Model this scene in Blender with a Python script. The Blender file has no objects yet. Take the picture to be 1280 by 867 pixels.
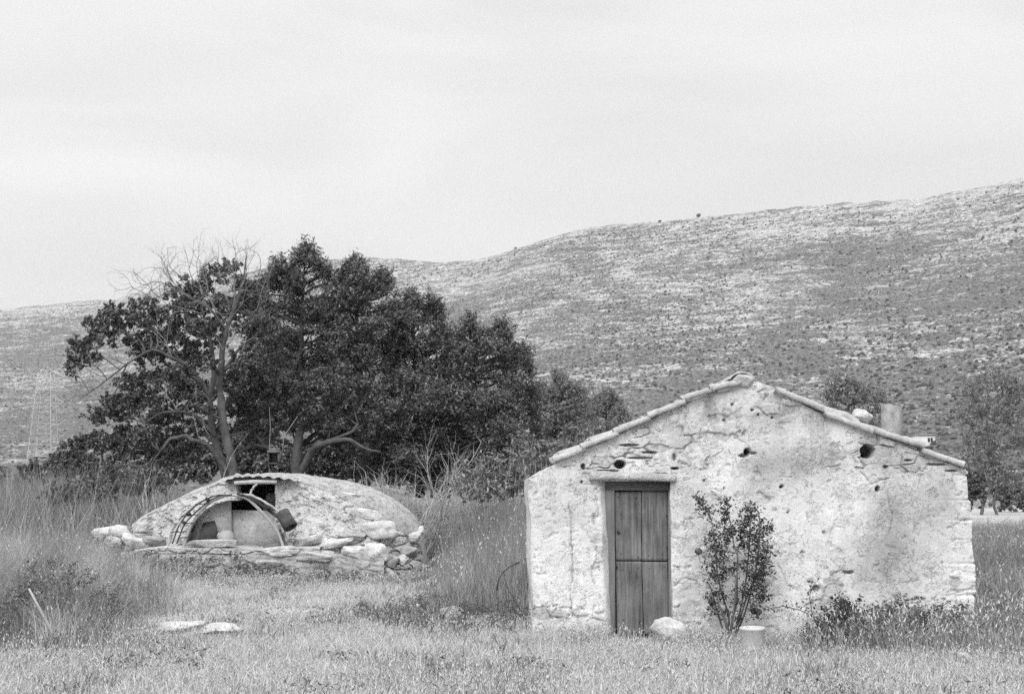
import bpy, bmesh, math, random
import numpy as np
from mathutils import Vector, Matrix

R = math.radians
random.seed(11)
rng = np.random.default_rng(11)
scn = bpy.context.scene
COL = scn.collection

# ---------------------------------------------------------------- camera
PITCH = R(6.0)
F = 1692.0
CAMZ = 1.6
cam_d = bpy.data.cameras.new("camera")
cam = bpy.data.objects.new("camera", cam_d)
COL.objects.link(cam)
cam.location = (0, 0, CAMZ)
cam.rotation_euler = (R(90) + PITCH, 0, 0)
cam_d.sensor_width = 36.0
cam_d.lens = 36.0 * F / 1280.0
cam_d.clip_start = 0.1
cam_d.clip_end = 20000
scn.camera = cam

# ---------------------------------------------------------------- light
SUN_EL, SUN_AZ = 44.0, 198.0          # azimuth measured clockwise from +Y: behind the camera, a little to the left
w = bpy.data.worlds.new("World")
scn.world = w
w.use_nodes = True
nt = w.node_tree
nt.nodes.clear()
wo = nt.nodes.new("ShaderNodeOutputWorld")
bg = nt.nodes.new("ShaderNodeBackground")
sky = nt.nodes.new("ShaderNodeTexSky")
sky.sky_type = 'NISHITA'
sky.sun_disc = False
sky.sun_elevation = R(SUN_EL)
sky.sun_rotation = R(SUN_AZ)
sky.dust_density = 4.0
bw = nt.nodes.new("ShaderNodeRGBToBW")
nt.links.new(sky.outputs[0], bw.inputs[0])
tc = nt.nodes.new("ShaderNodeTexCoord")
sep = nt.nodes.new("ShaderNodeSeparateXYZ")
nt.links.new(tc.outputs['Generated'], sep.inputs[0])
# overcast layer: brighter overhead, plus soft cloud banks
elev = nt.nodes.new("ShaderNodeMapRange")
elev.inputs[1].default_value = 0.34; elev.inputs[2].default_value = 1.0
elev.inputs[3].default_value = 7.55; elev.inputs[4].default_value = 17.0
nt.links.new(sep.outputs[2], elev.inputs[0])
mp = nt.nodes.new("ShaderNodeMapping")
mp.inputs['Scale'].default_value = (2.2, 1.2, 7.0)
mp.inputs['Rotation'].default_value = (0.0, R(14), 0.0)
mp.inputs['Location'].default_value = (0.7, 0.3, 1.35)
nt.links.new(tc.outputs['Generated'], mp.inputs[0])
nz = nt.nodes.new("ShaderNodeTexNoise")
nz.inputs['Scale'].default_value = 1.3
nz.inputs['Detail'].default_value = 5.0
nz.inputs['Roughness'].default_value = 0.48
nz.inputs['Distortion'].default_value = 0.5
nt.links.new(mp.outputs[0], nz.inputs[0])
cl = nt.nodes.new("ShaderNodeMapRange")
cl.inputs[1].default_value = 0.36; cl.inputs[2].default_value = 0.66
cl.inputs[3].default_value = 0.91; cl.inputs[4].default_value = 1.05
nt.links.new(nz.outputs[0], cl.inputs[0])
mul = nt.nodes.new("ShaderNodeMath"); mul.operation = 'MULTIPLY'
nt.links.new(elev.outputs[0], mul.inputs[0]); nt.links.new(cl.outputs[0], mul.inputs[1])
mx = nt.nodes.new("ShaderNodeMix"); mx.data_type = 'FLOAT'
mx.inputs[0].default_value = 0.93
nt.links.new(bw.outputs[0], mx.inputs[2]); nt.links.new(mul.outputs[0], mx.inputs[3])
nt.links.new(mx.outputs[0], bg.inputs[0])
bg.inputs[1].default_value = 0.09
nt.links.new(bg.outputs[0], wo.inputs[0])

sl = bpy.data.lights.new("sun", 'SUN')
sl.energy = 1.5
sl.angle = R(34)
sl.color = (1, 0.995, 0.99)
sun = bpy.data.objects.new("sun", sl)
COL.objects.link(sun)
_a, _e = R(SUN_AZ), R(SUN_EL)
sdir = Vector((math.sin(_a) * math.cos(_e), math.cos(_a) * math.cos(_e), math.sin(_e)))
sun.rotation_euler = (-sdir).to_track_quat('-Z', 'Y').to_euler()

vs = scn.view_settings
vs.view_transform = 'Standard'
vs.look = 'None'
vs.exposure = 0.48
vs.gamma = 1.0
vs.use_curve_mapping = False
scn.cycles.use_denoising = False
scn.cycles.max_bounces = 6
scn.cycles.transparent_max_bounces = 8

# ---------------------------------------------------------------- pixel helpers (photo pixels, 1280 x 867)
CP, SP = math.cos(PITCH), math.sin(PITCH)

def at(px, py, Y):
    dx = (px - 640.0) / F
    du = (433.5 - py) / F
    vy = CP - du * SP
    vz = SP + du * CP
    k = Y / vy
    return Vector((dx * k, Y, CAMZ + vz * k))

def ground(px, py, z=0.0):
    dx = (px - 640.0) / F
    du = (433.5 - py) / F
    vy = CP - du * SP
    vz = SP + du * CP
    k = (z - CAMZ) / vz
    return Vector((dx * k, vy * k, z))

def proj(x, y, z):
    zz = np.asarray(z) - CAMZ
    dep = y * CP + zz * SP
    up = -y * SP + zz * CP
    return 640.0 + F * x / dep, 433.5 - F * up / dep

def mpp(Y):
    return Y / F

# ---------------------------------------------------------------- numpy noise
def _h(ix, iy, iz, seed):
    v = (ix.astype(np.int64) * 374761393 + iy.astype(np.int64) * 668265263 + iz.astype(np.int64) * 2147483647 + seed * 144665) & 0xFFFFFFFF
    v = ((v ^ (v >> 13)) * 1274126177) & 0xFFFFFFFF
    v = ((v ^ (v >> 16)) * 2246822519) & 0xFFFFFFFF
    v = v ^ (v >> 15)
    return (v & 0xFFFFFF) / float(0xFFFFFF)

def vnoise(x, y, z=None, seed=0):
    x = np.asarray(x, float); y = np.asarray(y, float)
    z = np.zeros_like(x) if z is None else np.asarray(z, float)
    ix, iy, iz = np.floor(x), np.floor(y), np.floor(z)
    fx, fy, fz = x - ix, y - iy, z - iz
    fx = fx * fx * (3 - 2 * fx); fy = fy * fy * (3 - 2 * fy); fz = fz * fz * (3 - 2 * fz)
    ix = ix.astype(np.int64); iy = iy.astype(np.int64); iz = iz.astype(np.int64)
    r = 0
    for a in (0, 1):
        for b in (0, 1):
            for c in (0, 1):
                wgt = (fx if a else 1 - fx) * (fy if b else 1 - fy) * (fz if c else 1 - fz)
                r = r + wgt * _h(ix + a, iy + b, iz + c, seed)
    return r * 2 - 1

def fbm(x, y, z=None, oct=4, seed=0, gain=0.5):
    t, a, s, n = 0, 1.0, 1.0, 0.0
    x = np.asarray(x, float); y = np.asarray(y, float)
    z = np.zeros_like(x) if z is None else np.asarray(z, float)
    for o in range(oct):
        t = t + a * vnoise(x * s + o * 17.3, y * s - o * 9.1, z * s + o * 4.7, seed + o)
        n += a; a *= gain; s *= 2.03
    return t / n

def worley(x, y, seed=0):
    ix, iy = np.floor(x).astype(np.int64), np.floor(y).astype(np.int64)
    f1 = np.full(x.shape, 9.0); f2 = np.full(x.shape, 9.0); idv = np.zeros(x.shape)
    zz = np.zeros_like(ix)
    for a in (-1, 0, 1):
        for b in (-1, 0, 1):
            cx, cy = ix + a, iy + b
            jx = cx + 0.15 + 0.7 * _h(cx, cy, zz, seed)
            jy = cy + 0.15 + 0.7 * _h(cx, cy, zz + 1, seed)
            d = np.hypot(x - jx, y - jy)
            cid = _h(cx, cy, zz + 2, seed)
            closer = d < f1
            f2 = np.where(closer, f1, np.minimum(f2, d))
            idv = np.where(closer, cid, idv)
            f1 = np.where(closer, d, f1)
    return f1, f2, idv

def sstep(a, b, x):
    t = np.clip((x - a) / (b - a), 0, 1)
    return t * t * (3 - 2 * t)

# ---------------------------------------------------------------- mesh helpers
def mesh_np(name, V, Fs, mat, parent=None, smooth=False, attrs=None):
    V = np.asarray(V, np.float32)
    me = bpy.data.meshes.new(name)
    Fs = [np.asarray(f, np.int32) for f in Fs if len(f)]
    nl = sum(f.size for f in Fs); npoly = sum(len(f) for f in Fs)
    me.vertices.add(len(V)); me.vertices.foreach_set("co", V.ravel())
    me.loops.add(nl); me.polygons.add(npoly)
    me.loops.foreach_set("vertex_index", np.concatenate([f.ravel() for f in Fs]))
    tot = np.concatenate([np.full(len(f), f.shape[1], np.int32) for f in Fs])
    st = np.zeros(npoly, np.int32); st[1:] = np.cumsum(tot)[:-1]
    me.polygons.foreach_set("loop_start", st)
    if smooth:
        me.polygons.foreach_set("use_smooth", np.ones(npoly, bool))
    me.update(calc_edges=True)
    me.validate()
    if attrs:
        for k, v in attrs.items():
            a = me.attributes.new(k, 'FLOAT', 'POINT')
            a.data.foreach_set("value", np.asarray(v, np.float32))
    o = bpy.data.objects.new(name, me)
    if mat is not None:
        me.materials.append(mat)
    COL.objects.link(o)
    if parent is not None:
        o.parent = parent
        o.matrix_parent_inverse = parent_inv(parent)
    return o

def parent_inv(p):
    m = Matrix.Identity(4)
    q = p
    while q is not None:
        m = q.matrix_basis @ m if q.parent is None else (q.matrix_parent_inverse @ q.matrix_basis) @ m
        q = q.parent
    return m.inverted()

class MB:
    """collects geometry, then links it as one mesh object"""
    def __init__(self):
        self.V = []; self.F = {3: [], 4: []}; self.n = 0
    def add(self, V, F):
        V = np.asarray(V, float).reshape(-1, 3)
        F = np.asarray(F, int)
        if len(F):
            self.F[F.shape[1]].append(F + self.n)
        self.V.append(V); self.n += len(V)
    def build(self, name, mat, parent=None, smooth=False):
        Fs = [np.concatenate(v) for v in self.F.values() if v]
        return mesh_np(name, np.concatenate(self.V), Fs, mat, parent, smooth)
    def tube(self, pts, rad, n=6, jit=0.0):
        P = np.array([tuple(p) for p in pts], float)
        k = len(P)
        r = np.broadcast_to(np.asarray(rad, float), (k,))
        T = np.gradient(P, axis=0)
        T /= (np.linalg.norm(T, axis=1, keepdims=True) + 1e-9)
        ref = np.array([0.0, 1.0, 0.0]) if abs(T[0][1]) < 0.9 else np.array([1.0, 0, 0])
        A = np.cross(T, ref); A /= (np.linalg.norm(A, axis=1, keepdims=True) + 1e-9)
        B = np.cross(T, A)
        th = np.linspace(0, 2 * np.pi, n, endpoint=False)
        rr = r[:, None] * (1 + jit * (rng.random((k, n)) - 0.5))
        V = P[:, None, :] + rr[..., None] * (np.cos(th)[None, :, None] * A[:, None, :] + np.sin(th)[None, :, None] * B[:, None, :])
        V = V.reshape(-1, 3)
        i = np.arange(k - 1)[:, None] * n; j = np.arange(n)[None, :]; j2 = (j + 1) % n
        Fq = np.stack([i + j, i + j2, i + n + j2, i + n + j], -1).reshape(-1, 4)
        V = np.vstack([V, P[0], P[-1]])
        c0, c1 = k * n, k * n + 1
        jj = np.arange(n); j2 = (jj + 1) % n
        Ft = np.concatenate([np.stack([np.full(n, c0), j2, jj], -1), np.stack([np.full(n, c1), (k - 1) * n + jj, (k - 1) * n + j2], -1)])
        base = self.n
        self.V.append(V); self.n += len(V)
        self.F[4].append(Fq + base); self.F[3].append(Ft + base)
    def box(self, c, s, rot=None, jit=0.0):
        V = np.array([[x, y, z] for x in (-.5, .5) for y in (-.5, .5) for z in (-.5, .5)]) * np.array(s)
        if jit: V = V + (rng.random(V.shape) - .5) * jit
        if rot is not None: V = V @ np.array(rot.to_3x3() if hasattr(rot, 'to_3x3') else rot).T
        V = V + np.array(tuple(c))
        self.add(V, [[0, 1, 3, 2], [4, 6, 7, 5], [0, 4, 5, 1], [2, 3, 7, 6], [0, 2, 6, 4], [1, 5, 7, 3]])

def tag(o, label, cat, group=None, kind=None):
    if label: o["label"] = label
    if cat: o["category"] = cat
    if group: o["group"] = group
    if kind: o["kind"] = kind
    return o

def struct(o, stuff=False):
    o["kind"] = "stuff" if stuff else "structure"
    return o

def thing(name, label, cat, loc, group=None):
    o = bpy.data.objects.new(name, None)
    COL.objects.link(o)
    o.location = loc
    o.empty_display_size = 0.2
    return tag(o, label, cat, group)

def rock(name, c, s, mat, parent=None, seed=0, rz=0.0, box=0.5, sub=4, rough=0.12, ry=0.0):
    """irregular stone, centre c, full size s"""
    bm = bmesh.new()
    bmesh.ops.create_icosphere(bm, subdivisions=sub, radius=1.0)
    V = np.array([v.co[:] for v in bm.verts])
    F = np.array([[v.index for v in f.verts] for f in bm.faces])
    bm.free()
    p = 2.0 + 6.0 * box
    n = (np.abs(V) ** p).sum(1) ** (1 / p)
    V = V / n[:, None]
    N = V / np.linalg.norm(V, axis=1, keepdims=True)
    # facet by random cutting planes
    r2 = np.random.default_rng(seed + 77)
    for _ in range(14):
        d = r2.normal(size=3); d /= np.linalg.norm(d)
        h = 0.66 + 0.3 * r2.random()
        ex = np.maximum(V @ d - h, 0)
        V = V - ex[:, None] * d * 0.85
    dn = fbm(V[:, 0] * 1.6 + seed * 3.1, V[:, 1] * 1.6, V[:, 2] * 1.6, 5, seed) * rough * 1.6 + fbm(V[:, 0] * 7, V[:, 1] * 7 + seed, V[:, 2] * 7, 3, seed + 5) * rough * .35
    V = V + N * dn[:, None]
    V = V * np.array(s) * 0.5
    M = (Matrix.Rotation(rz, 3, 'Z') @ Matrix.Rotation(ry, 3, 'Y'))
    V = V @ np.array(M).T
    if parent is None:
        o = mesh_np(name, V, [F], mat, None, False)
        o.location = c
        return o
    return mesh_np(name, V + np.array(tuple(c)), [F], mat, parent, False)

# ---------------------------------------------------------------- materials (black and white place: greys only)
def nn(m, t, **kw):
    n = m.node_tree.nodes.new(t)
    for k, v in kw.items():
        setattr(n, k, v)
    return n

def new_mat(name, rough=0.85, spec=0.2):
    m = bpy.data.materials.new(name)
    m.use_nodes = True
    b = m.node_tree.nodes["Principled BSDF"]
    b.inputs["Roughness"].default_value = rough
    b.inputs["Specular IOR Level"].default_value = spec
    return m, b

def ramp(m, stops, src):
    r = nn(m, "ShaderNodeValToRGB")
    els = r.color_ramp.elements
    while len(els) < len(stops): els.new(0.5)
    for e, (p, v) in zip(els, stops):
        e.position = p; e.color = (v, v, v, 1)
    m.node_tree.links.new(src, r.inputs[0])
    return r.outputs[0]

def noise(m, scale, detail=4, rough=0.55, vec=None, dist=0.0, coord='Object', stretch=None):
    n = nn(m, "ShaderNodeTexNoise")
    n.inputs["Scale"].default_value = scale
    n.inputs["Detail"].default_value = detail
    n.inputs["Roughness"].default_value = rough
    n.inputs["Distortion"].default_value = dist
    if vec is None:
        t = nn(m, "ShaderNodeTexCoord")
        vec = t.outputs[coord]
    if stretch:
        mpn = nn(m, "ShaderNodeMapping")
        mpn.inputs["Scale"].default_value = stretch
        m.node_tree.links.new(vec, mpn.inputs[0]); vec = mpn.outputs[0]
    m.node_tree.links.new(vec, n.inputs[0])
    return n.outputs[0]

def math2(m, op, a, b, clamp=False):
    n = nn(m, "ShaderNodeMath", operation=op, use_clamp=clamp)
    for i, v in enumerate((a, b)):
        if isinstance(v, (int, float)): n.inputs[i].default_value = v
        else: m.node_tree.links.new(v, n.inputs[i])
    return n.outputs[0]

def maprange(m, src, a, b, c, d):
    n = nn(m, "ShaderNodeMapRange")
    n.inputs[1].default_value = a; n.inputs[2].default_value = b
    n.inputs[3].default_value = c; n.inputs[4].default_value = d
    m.node_tree.links.new(src, n.inputs[0])
    return n.outputs[0]

def bump(m, b, h, dist, strength=1.0):
    n = nn(m, "ShaderNodeBump")
    n.inputs["Distance"].default_value = dist
    n.inputs["Strength"].default_value = strength
    m.node_tree.links.new(h, n.inputs["Height"])
    m.node_tree.links.new(n.outputs[0], b.inputs["Normal"])

def mat_island(name, stops, rough=0.7, spec=0.25, trans=0.0):
    """blades and leaves: each one takes its own tone"""
    m, b = new_mat(name, rough, spec)
    g = nn(m, "ShaderNodeNewGeometry")
    c = ramp(m, stops, g.outputs["Random Per Island"])
    m.node_tree.links.new(c, b.inputs["Base Color"])
    if trans:
        tr = nn(m, "ShaderNodeBsdfTranslucent")
        m.node_tree.links.new(c, tr.inputs[0])
        ms = nn(m, "ShaderNodeMixShader"); ms.inputs[0].default_value = trans
        out = m.node_tree.nodes["Material Output"]
        m.node_tree.links.new(b.outputs[0], ms.inputs[1]); m.node_tree.links.new(tr.outputs[0], ms.inputs[2])
        m.node_tree.links.new(ms.outputs[0], out.inputs[0])
    return m

def mat_stone(name, lo, hi, scale=6.0, bdist=0.02, spots=True, rough=0.9):
    m, b = new_mat(name, rough, 0.15)
    n1 = noise(m, scale, 8, 0.62)
    c = ramp(m, [(0.3, lo), (0.68, hi)], n1)
    if spots:
        n2 = noise(m, scale * 7, 4, 0.6)
        d = maprange(m, n2, 0.30, 0.44, 0.55, 1.0)
        mm = nn(m, "ShaderNodeMix", data_type='RGBA', blend_type='MULTIPLY'); mm.inputs[0].default_value = 1
        m.node_tree.links.new(c, mm.inputs[6]); m.node_tree.links.new(d, mm.inputs[7]); c = mm.outputs[2]
    m.node_tree.links.new(c, b.inputs["Base Color"])
    n3 = noise(m, scale * 5, 8, 0.65)
    bump(m, b, n3, bdist)
    return m

def mat_wood(name, lo, hi, sx=22, stretch=(1, 1, 0.06), bd=0.003, axis_scale=1.0):
    m, b = new_mat(name, 0.8, 0.2)
    n1 = noise(m, sx, 6, 0.7, stretch=stretch)
    n2 = noise(m, 3.0, 4, 0.6)
    s = math2(m, 'ADD', math2(m, 'MULTIPLY', n1, 0.65), math2(m, 'MULTIPLY', n2, 0.35))
    c = ramp(m, [(0.34, lo), (0.5, (lo + hi) * .5), (0.66, hi)], s)
    m.node_tree.links.new(c, b.inputs["Base Color"])
    bump(m, b, n1, bd)
    return m

M = {}
M['straw'] = mat_island("straw_grass", [(0, .30), (.3, .50), (.7, .68), (1, .80)], 0.75, 0.15, 0.3)
M['seed'] = mat_island("seed_heads", [(0, .50), (1, .80)], 0.8, 0.1, 0.25)
M['drygrass'] = mat_island("tall_dry_grass", [(0, .14), (.5, .28), (.85, .44), (1, .64)], 0.75, 0.15, 0.2)
M['greengrass'] = mat_island("green_grass", [(0, .09), (.6, .19), (1, .36)], 0.7, 0.2, 0.2)
M['leaf_dark'] = mat_island("dark_leaves", [(0, .05), (.5, .10), (.85, .18), (1, .32)], 0.5, 0.35, 0.15)
M['leaf_mid'] = mat_island("mid_leaves", [(0, .065), (.6, .12), (.9, .18), (1, .26)], 0.55, 0.3, 0.15)
M['leaf_grey'] = mat_island("grey_leaves", [(0, .13), (.6, .21), (1, .32)], 0.6, 0.25, 0.15)
M['leaf_pale'] = mat_island("pale_weed_leaves", [(0, .12), (.6, .24), (1, .40)], 0.7, 0.2, 0.2)
M['leaf_rose'] = mat_island("rose_leaves", [(0, .025), (.6, .055), (.9, .10), (1, .20)], 0.5, 0.35, 0.1)
M['scrub'] = mat_island("hill_scrub", [(0, .04), (.6, .09), (1, .17)], 0.8, 0.1)
M['bark'] = mat_stone("bark", .075, .16, 5, 0.02, True)
M['bark_dark'] = mat_stone("dark_bark", .04, .10, 5, 0.02, True)
M['bark_pale'] = mat_stone("bleached_bark", .30, .52, 9, 0.006, False)
M['bark_twig'] = mat_stone("grey_twigs", .16, .34, 9, 0.004, False)
M['stem'] = mat_stone("green_stem", .07, .16, 12, 0.003, False)
M['stone'] = mat_stone("limestone", .40, .70, 5, 0.045, True)
M['stone_white'] = mat_stone("white_limestone", .50, .84, 7, 0.04, True)
M['stone_grey'] = mat_stone("weathered_stone", .26, .48, 6, 0.045, True)
M['chimney'] = mat_stone("chimney_render", .26, .52, 9, 0.03, True)
M['stone_base'] = mat_stone("rubble_wall", .34, .60, 6, 0.045, True)
M['mortar'] = mat_stone("old_mortar", .36, .56, 8, 0.012, True)
M['tile'] = mat_stone("bleached_roof_tile", .34, .58, 6, 0.012, True)
M['door'] = mat_wood("weathered_door_wood", .05, .30, sx=34, bd=.008)
M['door_lower'] = mat_wood("lower_door_wood", .05, .27, sx=34, bd=.008)
M['frame'] = mat_wood("door_post_wood", .11, .25)
M['beam'] = mat_wood("old_beam_wood", .05, .14, stretch=(0.06, 1, 1))
M['pole'] = mat_wood("bent_pole_wood", .30, .55, sx=30, stretch=(1, 1, 1))
M['iron'], _b = new_mat("dark_iron", 0.6, 0.4); _b.inputs["Base Color"].default_value = (.03, .03, .03, 1)
M['rust'] = mat_stone("rusted_can", .045, .11, 14, 0.002, False, 0.7)
M['black'], _b = new_mat("shade_black", 0.9, 0.1); _b.inputs["Base Color"].default_value = (.03, .03, .03, 1)  # near-black colour stands in for shade inside openings and behind the plank gaps
M['plaster_in'] = mat_stone("inner_plaster", .30, .70, 3.2, 0.012, True)
M['slate'] = mat_stone("dark_slab", .06, .11, 8, 0.003, False)
M['clay'] = mat_stone("pale_clay", .38, .48, 5, 0.002, False)
M['pot'] = mat_stone("whitewashed_pot", .55, .70, 7, 0.002, True, 0.6)
M['soil'] = mat_stone("soil", .06, .14, 10, 0.02, False)
M['petal'], _b = new_mat("white_petals", 0.6, 0.2); _b.inputs["Base Color"].default_value = (.8, .8, .8, 1)
M['dried'] = mat_stone("withered_bloom", .04, .16, 30, 0.004, False)
M['steel'], _b = new_mat("galvanised_steel", 0.6, 0.3); _b.inputs["Base Color"].default_value = (.55, .55, .55, 1)
M['render'] = mat_stone("white_render", .60, .70, 1.0, 0.01, False)
M['sheet'] = mat_stone("corrugated_sheet", .30, .48, 5, 0.003, True)

def mat_wall(name, bump_d=0.008):
    m, b = new_mat(name, 0.92, 0.1)
    at_ = nn(m, "ShaderNodeAttribute", attribute_name="tone")
    n1 = noise(m, 9, 8, 0.65)
    n2 = noise(m, 55, 5, 0.6)
    k = math2(m, 'MULTIPLY', maprange(m, n1, 0.3, 0.7, 0.86, 1.08), maprange(m, n2, 0.28, 0.5, 0.70, 1.0))
    coat = noise(m, 4.5, 10, 0.72, dist=0.4)
    k = math2(m, 'MULTIPLY', k, maprange(m, coat, 0.54, 0.555, 1.0, 0.93))
    coat2 = noise(m, 11, 9, 0.75, dist=0.3)
    k = math2(m, 'MULTIPLY', k, maprange(m, coat2, 0.62, 0.635, 1.0, 0.86))
    speck = noise(m, 85, 3, 0.6, stretch=(0.7, 1.0, 1.3))
    k = math2(m, 'MULTIPLY', k, maprange(m, speck, 0.67, 0.715, 1.0, 0.55))
    c = math2(m, 'MULTIPLY', at_.outputs["Fac"], k)
    c = math2(m, 'MINIMUM', c, 0.87)
    m.node_tree.links.new(c, b.inputs["Base Color"])
    h = math2(m, 'ADD', noise(m, 40, 8, 0.75), math2(m, 'MULTIPLY', n2, 0.4))
    h = math2(m, 'ADD', h, math2(m, 'ADD', maprange(m, coat, 0.54, 0.55, 0.5, 0.0), maprange(m, coat2, 0.62, 0.63, 0.8, 0.0)))
    h = math2(m, 'ADD', h, maprange(m, speck, 0.655, 0.70, 0.8, 0.0))
    bump(m, b, h, bump_d)
    return m
M['wall'] = mat_wall("limewashed_plaster")
M['dome'] = mat_wall("cistern_masonry", 0.03)

def mat_ground():
    m, b = new_mat("dry_ground", 0.95, 0.1)
    n1 = noise(m, 0.7, 6, 0.6)
    n2 = noise(m, 14, 6, 0.7)
    s = math2(m, 'ADD', math2(m, 'MULTIPLY', n1, .5), math2(m, 'MULTIPLY', n2, .5))
    c = ramp(m, [(.36, .16), (.5, .30), (.64, .46)], s)
    m.node_tree.links.new(c, b.inputs["Base Color"])
    bump(m, b, n2, 0.05)
    return m
M['ground'] = mat_ground()
M['path'] = mat_stone("pale_dirt", .34, .50, 0.5, 0.03, False)

def mat_hill():
    m, b = new_mat("rocky_hillside", 0.95, 0.1)
    t = nn(m, "ShaderNodeTexCoord")
    P = t.outputs['Object']
    sp = nn(m, "ShaderNodeSeparateXYZ"); m.node_tree.links.new(P, sp.inputs[0])
    # ledges follow the contours: long along the slope, thin in height
    s1 = noise(m, 1.0, 6, 0.66, P, 0.4, stretch=(0.055, 0.02, 0.30))
    s2 = noise(m, 1.0, 6, 0.70, P, 0.2, stretch=(0.22, 0.10, 0.75))
    s3 = noise(m, 1.0, 3, 0.65, P, 0.0, stretch=(0.75, 0.4, 1.5))
    patch = noise(m, 1.0, 4, 0.55, P, 0.8, stretch=(0.0085, 0.005, 0.026))
    gully = noise(m, 1.0, 3, 0.5, P, 1.0, stretch=(0.012, 0.003, 0.003))
    hz = maprange(m, sp.outputs[2], 0.0, 230.0, -0.012, 0.066)
    s4 = noise(m, 1.0, 5, 0.72, P, 0.5, stretch=(0.26, 0.13, 0.42))
    low = maprange(m, sp.outputs[2], 20.0, 110.0, 1.0, 0.25)
    hz = math2(m, 'ADD', hz, math2(m, 'MULTIPLY', low, maprange(m, s4, 0.50, 0.66, -0.012, 0.085)))
    v = math2(m, 'ADD', math2(m, 'MULTIPLY', s1, 0.29), math2(m, 'MULTIPLY', s2, 0.34))
    v = math2(m, 'ADD', v, math2(m, 'MULTIPLY', s3, 0.37))
    v = math2(m, 'ADD', v, math2(m, 'MULTIPLY', math2(m, 'SUBTRACT', patch, 0.5), 0.24))
    v = math2(m, 'ADD', v, math2(m, 'MULTIPLY', math2(m, 'SUBTRACT', gully, 0.5), 0.14))
    # limestone beds: level courses that swell and pinch out
    wave = noise(m, 1.0, 3, 0.5, P, 0.0, stretch=(0.016, 0.006, 0.012))
    zz = math2(m, 'ADD', math2(m, 'MULTIPLY', sp.outputs[2], 0.62), math2(m, 'MULTIPLY', wave, 26.0))
    zz2 = math2(m, 'ADD', math2(m, 'MULTIPLY', sp.outputs[2], 1.45), math2(m, 'MULTIPLY', wave, 41.0))
    v = math2(m, 'ADD', v, math2(m, 'MULTIPLY', math2(m, 'SINE', zz, 0.0), 0.014))
    v = math2(m, 'ADD', v, math2(m, 'MULTIPLY', math2(m, 'SINE', zz2, 0.0), 0.010))
    v = math2(m, 'ADD', v, hz)
    rockm = maprange(m, v, 0.528, 0.572, 0.0, 1.0)
    fine = noise(m, 1.0, 5, 0.8, P, 0.0, stretch=(0.55, 0.35, 0.9))
    shrub = ramp(m, [(.38, .03), (.48, .12), (.62, .22)], fine)
    rockc = ramp(m, [(.36, .18), (.48, .40), (.62, .60)], noise(m, 1.0, 5, 0.75, P, 0.0, stretch=(0.3, 0.2, 1.0)))
    mm = nn(m, "ShaderNodeMix", data_type='RGBA')
    m.node_tree.links.new(rockm, mm.inputs[0]); m.node_tree.links.new(shrub, mm.inputs[6]); m.node_tree.links.new(rockc, mm.inputs[7])
    m.node_tree.links.new(mm.outputs[2], b.inputs["Base Color"])
    bump(m, b, math2(m, 'ADD', math2(m, 'MULTIPLY', rockm, 0.6), fine), 1.2, 0.7)
    return m
M['hill'] = mat_hill()

# ---------------------------------------------------------------- ground sheet
HUT_Y = 14.75
CIS_Y = 24.0

def gh(x, y):
    x = np.asarray(x, float); y = np.asarray(y, float)
    fade = np.clip((70 - y) / 30, 0, 1)
    return (0.05 * fbm(x * .35, y * .35, None, 3, 3) + 0.025 * fbm(x * 1.7, y * 1.7, None, 3, 8)) * fade

def grid_faces(nr, nc):
    i = np.arange(nr - 1)[:, None] * nc; j = np.arange(nc - 1)[None, :]
    return np.stack([i + j, i + j + 1, i + nc + j + 1, i + nc + j], -1).reshape(-1, 4)

ys = np.concatenate([np.linspace(-30, 7, 12), np.linspace(7.3, 45, 150), np.geomspace(46, 2400, 40)])
xp = np.concatenate([np.linspace(0, 14, 60), np.geomspace(14.5, 1700, 34)])
xs = np.concatenate([-xp[:0:-1], xp])
X, Yg = np.meshgrid(xs, ys)
V = np.stack([X, Yg, gh(X, Yg)], -1).reshape(-1, 3)
struct(mesh_np("ground", V, [grid_faces(len(ys), len(xs))], M['ground'], None, True))

# pale dirt clearing beyond the hut
c0, c1 = 48.0, 118.0
ny_, nx_ = 60, 40
ty = np.linspace(0, 1, ny_)[:, None]; tx = np.linspace(0, 1, nx_)[None, :]
yy_ = c0 + (c1 - c0) * ty + 0 * tx
xa_ = at(1080, 640, 80).x / 80 * yy_ + 1.6 * fbm(yy_ * .15, yy_ * 0, None, 3, 5); xb_ = at(1900, 640, 80).x / 80 * yy_
xx_ = xa_ + (xb_ - xa_) * tx
yy_ = yy_ + (1 - ty) ** 3 * 2.5 * fbm(xx_ * .25, yy_ * 0, None, 3, 6)
edge_ = np.minimum(np.minimum(ty / .06, (1 - ty) / .06), tx / .06).clip(0, 1)
struct(mesh_np("dirt_clearing", np.stack([xx_, yy_, gh(xx_, yy_) - .05 + .085 * edge_], -1).reshape(-1, 3), [grid_faces(ny_, nx_)], M['path'], None, True))

# bare earth showing in the grass
def earth(px, py, rx, ry, seed):
    c = ground(px, py)
    n = 40
    th = np.linspace(0, 2 * np.pi, n, endpoint=False)
    r = 1 + 0.35 * fbm(np.cos(th) * 2 + seed, np.sin(th) * 2, None, 3, seed)
    x = c.x + rx * r * np.cos(th); y = c.y + ry * r * np.sin(th)
    V = np.stack([x, y, gh(x, y) + 0.012], -1)
    V = np.vstack([V, [c.x, c.y, float(gh(c.x, c.y)) + 0.03]])
    return struct(mesh_np("bare_earth", V, [np.array([[i, (i + 1) % n, n] for i in range(n)])], M['path'], None, True))
EARTH = [(345, 767, 0.75, 0.55, 4), (215, 777, 0.7, 0.5, 9)]
for a in EARTH: earth(*a)

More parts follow.
